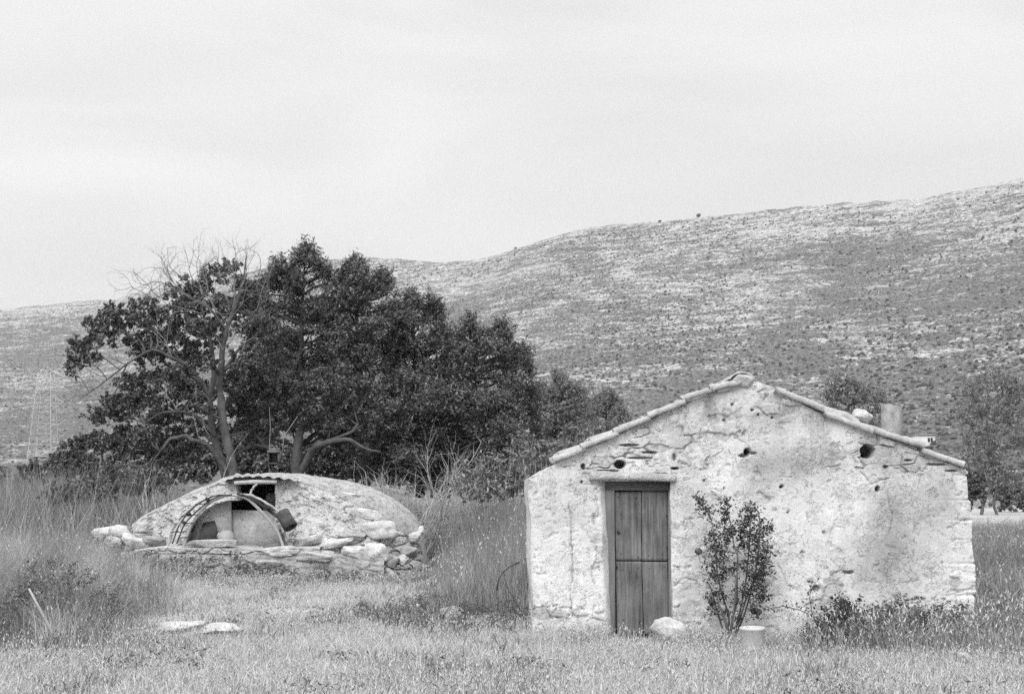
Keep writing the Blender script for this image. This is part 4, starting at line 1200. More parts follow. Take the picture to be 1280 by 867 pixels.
shrub("low_shrub", "dark low weeds at the foot of the cistern's wall below the rusted can", 23.3, (330, 722), [(325, 712, 20, 9, 0), (350, 715, 18, 8, 0)], 'leaf_mid', 900, .06, .02, 340, 14)
shrub("low_shrub", "dark low weeds at the foot of the wall under the block stones", 23.2, (425, 728), [(412, 722, 24, 8, 0), (440, 725, 18, 7, 0)], 'leaf_mid', 900, .06, .02, 341, 14)
shrub("low_shrub", "pale weeds against the cistern wall's foot, right beside the dark tuft", 23.3, (235, 722), [(225, 706, 22, 10, 0), (250, 702, 18, 8, .1)], 'leaf_grey', 800, .06, .02, 342, 14)
shrub("low_shrub", "low dark herbs left of the grey rock, behind the creeping herb", 16.4, (565, 765), [(540, 757, 34, 12, .4), (590, 762, 26, 10, -.1)], 'leaf_mid', 1500, .035, .012, 345, 12, sub=.2)
shrub("low_shrub", "low dark herbs right of the pale slabs at the lower left", 15.8, (485, 770), [(470, 762, 30, 10, .8), (500, 768, 34, 10, .4)], 'leaf_mid', 1500, .035, .012, 306, 12, sub=.2)
shrub("low_shrub", "dark creeping herb around the grey rock in the grass", 15.2, (560, 780), [(580, 776, 20, 7, 0), (610, 768, 30, 8, .5), (520, 780, 24, 7, 0), (640, 770, 24, 8, .4)], 'leaf_mid', 1500, .035, .012, 307, 10, sub=.2)
shrub("dark_thicket", "dark thicket inside the tall grass at the left edge", 14.6, (70, 800), [(55, 765, 34, 24, 0), (100, 780, 34, 18, .2), (20, 750, 34, 30, .3), (95, 735, 30, 18, 1.0), (60, 720, 36, 16, 1.4), (-20, 770, 30, 26, 0), (145, 752, 22, 12, .8)], 'leaf_mid', 1300, .045, .014, 308, 16, sub=.24)
# right: shrubs against the hut's foot
shrub("rose_shrub", "dark leafy shrub at the hut's foot right of the bucket, one cane arching left", 14.1, (1060, 806), [(1048, 782, 26, 24, 0), (1072, 772, 22, 22, .1), (1026, 792, 24, 16, -.1), (1052, 758, 11, 16, .1), (1040, 804, 34, 14, -.2), (1080, 795, 26, 20, -.1)], 'leaf_rose', 2700, .034, .018, 309, 14, sub=.22)
shrub("weed_shrub", "tangle of dark weeds with pale stalks beside the dark leafy shrub", 13.9, (1110, 812), [(1095, 782, 30, 24, 0), (1124, 774, 30, 25, .1), (1090, 808, 36, 16, -.2), (1135, 802, 32, 18, -.1), (1110, 762, 18, 14, .1), (1145, 770, 20, 18, .1)], 'leaf_dark', 2300, .036, .013, 310, 22, 'bark_pale', sub=.22)
shrub("weed_shrub", "grey bushy weeds at the hut's right corner", 14.0, (1175, 812), [(1162, 780, 28, 24, .1), (1188, 784, 26, 22, 0), (1208, 798, 24, 18, -.1), (1168, 808, 34, 14, -.2), (1195, 815, 30, 12, -.2)], 'leaf_mid', 2100, .036, .013, 311, 20, 'bark_pale', sub=.22)
shrub("weed_shrub", "grassy weeds running out of the photo right of the hut", 14.6, (1245, 800), [(1240, 770, 26, 22, .4), (1265, 790, 30, 22, 0), (1232, 800, 22, 14, -.3)], 'leaf_mid', 1300, .04, .013, 312, 16, 'stem', sub=.22)
sh = [o for o in bpy.data.objects if o.get("label", "").startswith("dark leafy shrub")][0]
mb = MB()
cane = [at(x, y, 14.25) for x, y in ((1046, 790), (1022, 772), (1000, 762), (980, 757), (962, 760), (950, 764))]
mb.tube(cane, np.linspace(.007, .003, 6), 5)
mb.tube([at(x, y, 14.2) for x, y in ((1030, 792), (1016, 770), (1012, 748), (1014, 728))], np.linspace(.007, .003, 4), 5)
mb.tube([at(x, y, 14.2) for x, y in ((1050, 790), (1055, 765), (1052, 742))], np.linspace(.007, .003, 3), 5)
P = []
for c_ in cane[1:]:
    for _ in range(16): P.append(np.array(tuple(c_)) + rng.normal(size=3) * .035)
for (x, y) in ((1013, 742), (1014, 755), (1016, 730), (1052, 748), (1054, 758)):
    for _ in range(18): P.append(np.array(tuple(at(x, y, 14.2))) + rng.normal(size=3) * .04)
P = np.array(P)
Vv, Ff = leaves(P, rng.normal(size=P.shape) + (0, -.4, .6), .034, .02, .2, 4)
mb.build("cane", M['stem'], sh); mbl = MB(); mbl.add(Vv, Ff); mbl.build("cane_leaves", M['leaf_rose'], sh)
def flower(px, py, Y, parent, s=.018):
    mb = MB(); c = np.array(tuple(at(px, py, Y)))
    for k in range(8):
        a_ = k / 8 * 2 * math.pi
        t = np.array([math.cos(a_), -.35, math.sin(a_)]); b_ = np.array([-math.sin(a_), 0, math.cos(a_)])
        mb.add([c, c + t * s * .7 + b_ * s * .35, c + t * s * 1.1, c + t * s * .7 - b_ * s * .35], [[0, 1, 2, 3]])
    mb.build("flower", M['petal'], parent)
flower(1021, 799, 13.6, sh); flower(1056, 799, 13.55, sh)

# rose bush on the wall
rb = thing("rose_bush", "tall leafy rose bush with bare lower stems growing against the white hut wall", "bush", ground(912, 803))
rb.location.z = 0
RY = 14.35
mb = MB(); ends = []
STEMS = [[(908, 803), (900, 775), (893, 750), (887, 730), (884, 728)], [(910, 803), (912, 770), (903, 745), (897, 720), (894, 690), (893, 668), (888, 645), (883, 632)],
         [(912, 803), (918, 760), (920, 725), (924, 700), (917, 680), (913, 650), (906, 632)], [(914, 803), (925, 765), (932, 730), (936, 690), (938, 650), (938, 634)],
         [(915, 803), (930, 770), (940, 735), (947, 700), (950, 665), (949, 640), (943, 632)], [(913, 803), (908, 775), (900, 760), (896, 742), (902, 730)],
         [(914, 803), (926, 770), (935, 740), (945, 720), (955, 700), (962, 680)], [(911, 803), (914, 780), (922, 750), (921, 705), (923, 680)], [(912, 803), (905, 770), (896, 765), (888, 760)]]
for k, s_ in enumerate(STEMS):
    P = np.array([tuple(at(x, y, RY + .12 * math.sin(k * 2.1 + i * .4))) for i, (x, y) in enumerate(s_)])
    m_ = len(P); t_ = np.linspace(0, m_ - 1, m_ * 4)
    Q = np.stack([np.interp(t_, np.arange(m_), P[:, j]) for j in range(3)], -1)
    for _ in range(2): Q[1:-1] = (Q[:-2] + 2 * Q[1:-1] + Q[2:]) / 4
    mb.tube(Q, np.linspace(.011, .004, len(Q)), 6)
mb.build("stems", M['stem'], rb, True)
RC = [(880, 637, 7, 7), (885, 641, 6, 6), (873, 622, 4, 5), (877, 627, 4, 4), (905, 628, 6, 7), (908, 648, 12, 14), (915, 660, 14, 12), (893, 668, 9, 10), (900, 676, 12, 10), (890, 684, 7, 8), (896, 705, 12, 14), (900, 720, 9, 10), (893, 742, 8, 9), (888, 748, 6, 6),
      (902, 690, 10, 8), (925, 668, 10, 10), (936, 640, 10, 9), (941, 650, 12, 14), (950, 660, 10, 16), (945, 680, 14, 14), (958, 685, 8, 12), (955, 700, 10, 12), (948, 715, 12, 12), (958, 715, 6, 6), (950, 730, 9, 12), (946, 745, 8, 9), (930, 655, 8, 10), (962, 660, 5, 6), (918, 735, 5, 4), (904, 745, 5, 4), (927, 680, 5, 6), (940, 762, 6, 5), (940, 700, 9, 9), (893, 762, 7, 6), (905, 766, 6, 5), (920, 755, 6, 6), (935, 735, 8, 8), (925, 775, 5, 5), (946, 766, 6, 6), (912, 714, 6, 7), (925, 708, 6, 6), (890, 722, 9, 7), (955, 745, 7, 7), (938, 720, 8, 8)]
P = []
r_ = np.random.default_rng(44)
for (x, y, rx, ry) in RC:
    c = np.array(tuple(at(x, y, RY - .02)))
    nsub = int(7 + rx * ry / 5.5)
    for _ in range(nsub):
        q = c + r_.normal(size=3) * np.array([rx, (rx + 5) * .5, ry]) * .62 * mpp(RY)
        P.append(q + r_.normal(size=(5, 3)) * .022)
P = np.concatenate(P)
mb = MB(); mb.add(*leaves(P, r_.normal(size=P.shape) * .8 + (0, -.5, .7), .034 * (0.45 + 1.0 * r_.random(len(P))), .021, .18, 8)); mb.build("foliage", M['leaf_rose'], rb)
bl = rock("withered_bloom", at(873, 689, RY), (.085, .07, .075), M['dried'], rb, 31, 0, .1, 3, .3)
mb = MB(); mb.tube([at(873, 692, RY), at(875, 702, RY), at(889, 706, RY), at(897, 715, RY)], [.004, .004, .004, .005], 5); mb.build("bloom_stalk", M['stem'], rb)

# dead bleached bush in front of the grove
def dead(label, Y, base, stems, seed, name="dead_bush", depth=3, r0=.03, cat="bush", spread=.6):
    b0 = at(base[0], base[1], Y); b0.z = 0
    root = thing(name, label, cat, b0)
    mb = MB(); r_ = np.random.default_rng(seed)
    for (dx, dz, ln) in stems:
        p0 = np.array(tuple(b0)) + np.array([r_.normal() * .12, r_.normal() * .1, 0])
        grow(mb, p0, (dx, r_.normal() * .3, dz), ln, r0, depth, r_, spread, .16, (3, 5) if depth > 2 else (2, 4), .22)
    mb.build("branches", M['bark_pale'], root, True)
    return root
dead("leafless bleached bush with white forking branches in front of the dark grove", 28, (520, 640), [(-.4, 1, 1.15), (-.15, 1, 1.3), (.3, 1, 1.3), (.6, .9, 1.2), (-.7, .8, 1.1), (.1, 1, 1.2), (.8, .7, 1.1), (-.3, 1, 1.0), (.45, 1, 1.1), (-.9, .7, 1.0), (0, 1, 1.0)], 401, r0=.026, spread=.5)
dead("thin dead stalks standing left of the cistern dome", 27, (205, 640), [(-.2, 1, 1.2), (.05, 1, 1.0), (.2, 1, 1.1), (-.5, 1, .9)], 402, "dead_stalk", 2, .02, "stalk", .4)
dead("single bleached sapling in front of the spreading tree's trunk", 29, (258, 630), [(-.05, 1, 1.3), (.15, 1, .9)], 403, "dead_sapling", 2, .015, "sapling", .35)
dead("dead twigs sticking up above the cistern's crown", 29.5, (352, 620), [(.2, 1, 1.0), (-.1, 1, 1.2), (.4, 1, .8)], 404, "dead_twigs", 2, .016, "twigs", .35)
mb = MB(); mb.tube([at(36, 735, 13.9), at(45, 752, 13.9), at(55, 770, 13.9), at(64, 788, 13.9), at(68, 800, 13.9)], [.010, .013, .015, .015, .014], 6)
o = mb.build("dead_stick", M['bark_pale'], None, True); tag(o, "pale dead stick slanting out of the grass at the lower left edge", "stick")
mb = MB()
mb.tube([at(x, y, 16.6) for x, y in ((621, 738), (623, 724), (629, 714), (638, 707), (650, 702))], .011, 6)
mb.tube([at(x, y, 16.6) for x, y in ((629, 713), (631, 724), (636, 738), (645, 752), (650, 762))], .007, 5)
o = mb.build("bent_cane", M['bark'], None, True); tag(o, "bent cane hoop standing in tall grass beside the hut's left corner", "cane")

# little open box on a pole under the trees
bx = thing("nest_box", "small open wooden box hung on a thin pale pole above the cistern's crown", "box", at(343, 590, 30) )
mb = MB()
c = at(343, 572, 30); s_ = 13 * mpp(30)
mb.box(c + Vector((0, s_ * .5, 0)), (s_, .015, s_)); mb.box(c + Vector((-s_ / 2, 0, 0)), (.018, s_, s_ * 1.03)); mb.box(c + Vector((s_ / 2, 0, 0)), (.05, s_, s_ * 1.03)); mb.box(c + Vector((0, 0, -s_ / 2)), (s_ * 1.1, s_, .02))
mb.build("body", M['bark'], bx)
mb = MB(); mb.box(c + Vector((0, -.01, s_ * .58)), (s_ * 1.18, s_ * 1.2, .05)); mb.box(c + Vector((0, .02, s_ * .8)), (s_ * .9, s_, .06)); mb.build("lid", M['frame'], bx)
mb = MB(); mb.tube([at(337, 612, 30.0) , at(336, 570, 30.0), at(338, 535, 30.0), at(336.5, 508, 30.0)], [.010, .008, .007, .004], 6); mb.tube([at(352, 575, 30.02), at(355, 545, 30.02), at(372, 520, 30.0)], [.012, .01, .007], 5)
mb.build("pole", M['bark_twig'], bx)

# ---------------------------------------------------------------- cistern
cis = thing("domed_cistern", "low domed stone cistern with arched opening, crumbling rubble front and grey mortar crown", "cistern", at(340, 720, CIS_Y + 1.5))
cis.location.z = 0
OUT = [(146, 724), (150, 690), (158, 668), (170, 655), (185, 643), (215, 629), (250, 610), (285, 595), (330, 590.5), (380, 592.5), (430, 600.5), (460, 609), (490, 623), (513, 640), (526, 658), (530, 676), (532, 700), (534, 726)]
CRY = CIS_Y + 1.3
ox = np.array([at(p[0], p[1], CRY).x for p in OUT]); oz = np.array([at(p[0], p[1], CRY).z for p in OUT])
nu, na, nb2, nc2 = 380, 150, 60, 50
uxs = np.linspace(ox[0], ox[-1], nu)
H = np.interp(uxs, ox, oz)
kk = np.ones(9) / 9
H = np.convolve(np.pad(H, 4, mode='edge'), kk, 'valid') + .022 * fbm(uxs * 3, uxs * 0, None, 4, 7)
xc = (ox[0] + ox[-1]) / 2; hw = (ox[-1] - ox[0]) / 2
rel = np.abs(uxs - xc) / hw
yf = CIS_Y + 1.0 * rel ** 5 + 0.15
zf = np.minimum(H - .06, H * (.93 - .30 * sstep(0.15, .95, (uxs - xc) / hw)))
rows = []; tonec = []; isf = []
ta = np.linspace(0, 1, na)
for t in ta:                                  # facade, leaning back a little
    rows.append(np.stack([uxs, yf + .22 * t * H, -.1 + (zf + .1) * t], -1)); isf.append(np.ones(nu))
ang = np.linspace(0, 1, nb2 + 1)[1:]
for t in ang:                                 # shoulder curving over to the crown
    y0 = yf + .22 * H
    a_ = t * math.pi / 2
    rows.append(np.stack([uxs, y0 + (CRY + .2 - y0) * (1 - math.cos(a_)) * 1.0, zf + (H - zf) * math.sin(a_)], -1)); isf.append(np.zeros(nu))
for t in np.linspace(0, 1, nc2 + 1)[1:]:      # back of the dome
    a_ = t * math.pi / 2
    rows.append(np.stack([uxs, CRY + .2 + 2.6 * (1 - rel ** 2.5 * .7) * math.sin(a_), -.1 + (H + .1) * math.cos(a_)], -1)); isf.append(np.zeros(nu))
G = np.array(rows); isf = np.array(isf)
Xc, Yc, Zc = G[..., 0], G[..., 1], G[..., 2]
PXC, PYC = proj(Xc, Yc, Zc)
wx = Xc + .08 * fbm(Xc * 3, Zc * 3, Yc * 3, 2, 14); wz = Zc + .06 * fbm(Xc * 3, Zc * 3, Yc * 3, 2, 15)
f1, f2, sid = worley(wx / .30, (wz + .5 * (1 - isf) * Yc) / .15, 19)
joint = sstep(.03, .22, f2 - f1)
wobc = fbm(Xc * 1.6, Zc * 1.6, Yc * 1.6, 4, 24, .6)
def cb(px, py, rx, ry): return np.exp(-(((PXC - px) / rx) ** 2 + ((PYC - py) / ry) ** 2))
smear = sstep(-.05, .12, wobc * .5 + .55 * cb(370, 625, 34, 26) + .5 * cb(230, 645, 60, 30) + .4 * cb(420, 640, 40, 24) - .35 * cb(470, 690, 50, 18) - .02)
rubble = (1 - smear) * isf
mort = (1 - isf)
edgew = sstep(na - 6, na + 6, np.arange(len(rows)))[:, None]
disp = .03 * fbm(Xc * 2.5, Zc * 2.5, Yc * 2.5, 4, 34) + .012 * fbm(Xc * 11, Zc * 11, Yc * 11, 4, 35) + rubble * (-.040 + .055 * joint + .04 * (sid - .5)) + mort * .012 * fbm(Xc * 20, Zc * 20, Yc * 20, 3, 36)
chip = sstep(.06, .11, fbm(Xc * 4.5, Zc * 6, Yc * 4.5, 5, 37, .62)); chip2 = sstep(.25, .32, fbm(Xc * 10, Zc * 14, Yc * 10, 4, 38, .6))
disp += isf * (-.022 * chip - .02 * chip2 + .02 * fbm(Xc * 6, Zc * 7, Yc * 6, 5, 39, .65)) + mort * (-.012 * chip2 + .012 * fbm(Xc * 8, Zc * 8, Yc * 8, 5, 40, .65))
disp += .03 * isf * cb(455, 612, 70, 5) * vnoise(Xc * 6, Zc * 3)
Yc2 = Yc - disp * (isf * 1.0 + mort * .3); Zc2 = Zc + disp * mort * .8
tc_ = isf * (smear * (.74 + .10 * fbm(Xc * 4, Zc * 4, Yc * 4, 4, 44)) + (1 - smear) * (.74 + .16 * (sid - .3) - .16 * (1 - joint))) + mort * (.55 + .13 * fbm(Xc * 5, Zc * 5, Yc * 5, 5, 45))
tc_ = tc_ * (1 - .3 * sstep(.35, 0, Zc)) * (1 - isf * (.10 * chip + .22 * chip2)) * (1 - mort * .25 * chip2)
# openings
arch = (((PXC - 293) / 66) ** 2 + ((PYC - 692) / 67) ** 2 < 1 + .04 * vnoise(PXC * .1, PYC * .1)) & (PYC > 624) & (PYC < 692)
win = (PXC > 294 + (PYC - 602) * .12) & (PXC < 344.5) & (PYC > 603.5) & (PYC < 650)
vm = (arch | win) & (isf > .5)
Fc = grid_faces(len(rows), nu)[:, ::-1]
inside = vm.ravel()[Fc].all(1)
Fkeep = Fc[~inside]
V = np.stack([Xc, Yc2, Zc2], -1).reshape(-1, 3)
def edges_of(Fa):
    e = np.concatenate([Fa[:, [0, 1]], Fa[:, [1, 2]], Fa[:, [2, 3]], Fa[:, [3, 0]]]); return e
er = edges_of(Fc[inside]); key = np.sort(er, 1); kid = key[:, 0].astype(np.int64) * 10 ** 7 + key[:, 1]
uq, inv, cnt = np.unique(kid, return_inverse=True, return_counts=True)
be = er[cnt[inv] == 1]
uv = np.unique(be); mp_ = {int(v): i for i, v in enumerate(uv)}
nv = V[uv].copy(); nv[:, 1] += .42
nvi = np.array([[mp_[int(a)], mp_[int(b_)]] for a, b_ in be]) + len(V)
Frim = np.stack([be[:, 0], be[:, 1], nvi[:, 1], nvi[:, 0]], -1)
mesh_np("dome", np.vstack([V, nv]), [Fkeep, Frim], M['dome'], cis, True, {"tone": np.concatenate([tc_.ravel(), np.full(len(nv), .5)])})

def cp(px, py, dy=0.0): return at(px, py, CIS_Y + dy)
def quadplate(name, pts, th, mat, parent):
    """flat plate between four points, with thickness towards the back"""
    P = np.array([tuple(p) for p in pts]); Q = P + np.array([0, th, 0])
    mb = MB(); mb.add(np.vstack([P, Q]), [[0, 1, 2, 3], [7, 6, 5, 4], [0, 4, 5, 1], [1, 5, 6, 2], [2, 6, 7, 3], [3, 7, 4, 0]])
    return mb.build(name, mat, parent)
quadplate("back_wall", [cp(288, 700, .85), cp(372, 700, .85), cp(372, 639, .85), cp(288, 637, .85)], .1, M['plaster_in'], cis)
quadplate("back_wall", [cp(224, 700, .80), cp(290, 700, .80), cp(288, 614, .72), cp(262, 618, .72)], .1, M['plaster_in'], cis)
# chamber behind, its shade put in as black colour: floor, back, sides, vault
mb = MB()
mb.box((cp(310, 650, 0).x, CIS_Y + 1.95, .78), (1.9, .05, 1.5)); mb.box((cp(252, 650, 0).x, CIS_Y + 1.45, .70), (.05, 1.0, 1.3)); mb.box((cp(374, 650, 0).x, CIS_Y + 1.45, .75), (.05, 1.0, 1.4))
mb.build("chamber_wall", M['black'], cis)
quadplate("inner_ledge", [cp(196, 692, .42), cp(380, 692, .42), cp(380, 688, .42), cp(196, 688, .42)], .5, M['plaster_in'], cis)
quadplate("inner_block", [cp(318, 662 + 22, 1.2), cp(352, 684, 1.2), cp(352, 616, 1.2), cp(334, 616, 1.2)], .2, M['stone_grey'], cis)
# stones
def cst(px, py, wpx, hpx, dy, mat, seed, depth=.3, rot=0.0, box=.55, name="stone", rough=.17):
    return rock(name, cp(px, py, dy), (wpx * mpp(CIS_Y) * 1.05, depth, hpx * mpp(CIS_Y) * 1.05), M[mat], cis, seed, 0, box, 4, rough, rot)
ST = [(388, 694, 56, 14, 0, 'stone', .5, 0, .95), (446, 690, 34, 20, 0, 'stone_white', .4, R(4), .6), (470, 693, 32, 26, 0, 'stone_white', .4, R(-4), .5), (434, 708, 24, 14, .02, 'stone', .3, 0, .6), (452, 709, 11, 14, .02, 'stone', .3, 0, .5),
      (468, 712, 24, 11, .02, 'stone', .3, 0, .6), (412, 708, 24, 14, .03, 'stone_grey', .3, R(5), .5), (398, 715, 30, 12, .03, 'stone', .3, 0, .5), (456, 720, 34, 10, 0, 'stone', .3, 0, .6), (490, 702, 18, 18, .15, 'stone_grey', .3, R(20), .5),
      (503, 700, 18, 14, .25, 'stone', .3, R(-20), .4), (486, 716, 20, 14, .1, 'stone', .3, 0, .4), (512, 690, 22, 16, .35, 'stone_grey', .3, 0, .4), (430, 721, 24, 10, .05, 'stone_grey', .3, 0, .5), (375, 712, 24, 14, .02, 'stone', .3, R(8), .4), (350, 712, 26, 13, .05, 'stone_grey', .3, 0, .4),
      (455, 641, 48, 18, .72, 'stone_white', .35, R(16), .3), (474, 662, 42, 22, .55, 'stone_white', .35, R(-6), .3), (440, 668, 34, 15, .47, 'stone', .35, R(8), .3), (420, 678, 44, 12, .36, 'stone_white', .35, R(-8), .6), (385, 676, 40, 12, .32, 'stone_white', .35, R(-12), .5), (350, 689, 44, 12, -.02, 'stone_white', .4, R(-5), .6),
      (432, 618, 34, 8, .74, 'stone_white', .35, R(12), .8), (378, 603, 26, 5, .72, 'stone', .3, R(6), .8), (519, 670, 16, 14, .75, 'stone_white', .3, 0, .4), (526, 664, 10, 14, .95, 'stone_white', .3, 0, .4),
      (175, 660, 20, 16, .30, 'stone', .4, 0, .4), (190, 676, 30, 16, .2, 'stone_grey', .4, 0, .4)]
for i, (a, b_, c_, e, dy, mt, dp, rt, bxx) in enumerate(ST):
    cst(a, b_, c_, e, dy, mt, 500 + i, dp, rt, bxx)
# ledge in front of the opening and the rubble under it
def strip(name, pxs, tops, bots, dy, depth, mat, seed, relief=1.0):
    n = 200; nv_ = 26
    px = np.linspace(pxs[0], pxs[-1], n); tp = np.interp(px, pxs, tops); bt = np.interp(px, pxs, bots)
    A_ = np.zeros((n, nv_ + 2, 3))
    for i, (a_, t_, b_) in enumerate(zip(px, tp, bt)):
        T = np.array(tuple(cp(a_, t_, dy))); B = np.array(tuple(cp(a_, b_, dy)))
        for j in range(nv_):
            u_ = j / (nv_ - 1); A_[i, j] = B * (1 - u_) + T * u_; A_[i, j, 1] += .05 * max(0, u_ - .85) / .15
        A_[i, nv_] = T + (0, depth * .4, .005); A_[i, nv_ + 1] = T + (0, depth, .01)
    X_, Z_ = A_[..., 0], A_[..., 2]
    q1, q2, qi = worley((X_ + .05 * fbm(X_ * 4, Z_ * 4, None, 3, seed)) / .27, (Z_ + .04 * fbm(X_ * 5, Z_ * 5, None, 3, seed + 1)) / .13, seed)
    A_[..., 1] -= .05 * sstep(0, .2, q2 - q1) * relief + .06 * (qi - .5) * relief + .035 * fbm(X_ * 3, Z_ * 5, None, 5, seed + 2, .6) + .015 * fbm(X_ * 12, Z_ * 16, None, 4, seed + 3)
    A_[..., 2] += .03 * fbm(X_ * 2.5, Z_ * 0, None, 5, seed + 4, .65) * (np.arange(nv_ + 2) > nv_ * .6)
    k = nv_ + 2
    mb = MB(); mb.add(A_.reshape(-1, 3), grid_faces(n, k)[:, ::-1])
    o_ = mb.build(name, mat, cis, False)
    return o_
strip("ledge", [168, 200, 260, 340, 400], [686, 683, 683.5, 685, 684], [692, 691, 691, 692, 692], -.12, .7, M['stone'], 3, .5)
strip("base_wall", [150, 200, 300, 400, 480], [690, 690, 690, 691, 700], [735, 735, 735, 735, 735], -.13, .5, M['stone_base'], 8, .55)
cst(332, 703, 38, 12, -.08, 'stone', 542, .3, 0, .4)

# slab lying on the ledge, dark board and round jar inside
o = rock("stone_slab", cp(264, 679, -.05), (66 * mpp(CIS_Y), .3, 12 * mpp(CIS_Y)), M['stone'], None, 550, 0, .9, 4, .05, R(-2)); tag(o, "long flat stone slab lying on the cistern's ledge below the dark board", "slab")
bd = quadplate("dark_board", [cp(246, 677, .45), cp(274, 677, .5), cp(268, 650, .75), cp(254, 653, .75)], .05, M['slate'], None); tag(bd, "dark square board leaning inside the cistern's arched opening", "board")
mb = MB(); jc = cp(283, 672, .5); rj = 10.5 * mpp(CIS_Y)
mb.add(*lathe([(.001, -rj * .95), (rj * .7, -rj * .9), (rj, -rj * .2), (rj * .95, rj * .3), (rj * .62, rj * .8), (rj * .3, rj * 1.0), (rj * .3, rj * 1.15), (.001, rj * 1.15)], 24, (0, 0, 0)))
o = mb.build("clay_jar", M['clay'], None, True); o.location = jc; o.rotation_euler = (R(10), R(-70), 0); tag(o, "round pale clay jar lying beside the dark board inside the cistern", "jar")
wb = quadplate("plank", [cp(326, 688, .1), cp(352, 684, .1), cp(352, 676, .15), cp(330, 682, .15)], .04, M['frame'], None); tag(wb, "grey wooden plank lying in the right corner of the cistern's arched opening", "plank")
# corrugated sheet over the upper opening and its wooden brace
n = 80
sx_ = np.linspace(0, 1, n)
spx = 281 + (371 - 281) * sx_; spy = np.interp(sx_, [0, .15, .5, .8, 1], [602, 595.5, 595.5, 598, 601])
Lw = []
for j, dy in enumerate((.30, .75)):
    for a_, b_, t_ in zip(spx, spy, sx_):
        p = np.array(tuple(cp(a_, b_ - 1.2 * math.sin(t_ * 2 * math.pi * 7), dy)))
        p[1] = CIS_Y + dy + .02 * math.sin(t_ * 40); p[2] += .03 * j
        Lw.append(p)
Lw = np.array(Lw); Lw2 = Lw + (0, 0, .018)
Vv = np.vstack([Lw, Lw2]); q = []
for i in range(n - 1):
    q += [[i, i + 1, n + i + 1, n + i], [2 * n + i, 3 * n + i, 3 * n + i + 1, 2 * n + i + 1], [i, 2 * n + i, 2 * n + i + 1, i + 1], [n + i, n + i + 1, 3 * n + i + 1, 3 * n + i]]
mb = MB(); mb.add(Vv, q); o = mb.build("corrugated_sheet", M['sheet'], None); tag(o, "weathered corrugated sheet laid over the small upper opening of the cistern", "sheet")
mb = MB(); mb.tube([cp(293, 603.5, .28), cp(318, 602, .28), cp(346, 602.5, .28)], [.035, .04, .032], 7, .1); o = mb.build("wooden_beam", M['pole'], None, True); tag(o, "pale pole spanning the top of the cistern's square opening", "beam")

# bent hoops in front of the arch
hf = thing("hoop_frame", "frame of bent pale poles and dark wires arched over the cistern's opening", "frame", cp(290, 690, .05))
def curve_tube(pts, r, n=8, mat='pole', name='pole', dy=-.02, dyl=None):
    P = np.array([tuple(cp(x, y, (dy if dyl is None else dyl[i]))) for i, (x, y) in enumerate(pts)])
    k = len(P); t_ = np.linspace(0, k - 1, k * 6)
    Q = np.stack([np.interp(t_, np.arange(k), P[:, j]) for j in range(3)], -1)
    for _ in range(5): Q[1:-1] = (Q[:-2] + 2 * Q[1:-1] + Q[2:]) / 4
    if n == 8:
        tt2 = np.linspace(0, 1, len(Q)); r = r * .80 * (1 + .30 * fbm(tt2 * 14 + pts[0][0], tt2 * 0, None, 3, 7)); Q = Q + .03 * np.stack([fbm(tt2 * 7 + pts[0][0], tt2 * 0 + j_, None, 3, 8) for j_ in range(3)], -1)
    mb = MB(); mb.tube(Q, r, n, .2 if n == 8 else .08); return mb.build(name, M[mat], hf, True)
curve_tube([(229, 688), (232, 672), (239, 656), (250, 640), (264, 627), (280, 620), (296, 618.5), (311, 624), (325, 636), (338, 652), (348, 668), (355, 687)], .034, dy=-.02)
curve_tube([(208, 687), (213, 670), (219, 655), (228, 643), (246, 629), (262, 622)], .03, dy=.06)
curve_tube([(302, 617), (318, 620), (332, 628), (346, 638), (354, 650)], .028, dy=-.03)
curve_tube([(312, 619), (316, 610), (320, 604)], .026, dy=.12)
curve_tube([(205, 645), (215, 650), (226, 654.5)], .036, dy=-.12)
curve_tube([(215.5, 679), (223, 657), (232, 644), (245, 631), (259, 622.5), (273, 618), (288, 619)], .012, 6, 'iron', 'wire', -.10)
curve_tube([(221, 679), (230, 655), (239, 645), (250, 635), (262, 625), (275, 619), (290, 618)], .012, 6, 'iron', 'wire', -.10)
curve_tube([(296, 617), (310, 620), (325, 628), (338, 638), (350, 646)], .014, 6, 'iron', 'wire', -.06)
curve_tube([(302, 617), (316, 624), (330, 634), (344, 645), (352, 650)], .014, 6, 'iron', 'wire', -.06)
for (a, b_) in (((213, 665), (233, 664)), ((226, 645), (247, 643)), ((229, 654), (243, 653)), ((244, 630), (262, 629)), ((222, 672), (236, 671))):
    curve_tube([a, ((a[0] + b_[0]) / 2, (a[1] + b_[1]) / 2), b_], .009, 5, 'iron', 'tie', -.07)
for (x, y) in ((236, 642), (230, 653), (259, 624), (336, 634)):
    mb = MB(); mb.box(cp(x, y, -.1), (.07, .05, .05), Matrix.Rotation(R(40), 3, 'Y'), .02); mb.build("knot", M['iron'], hf)
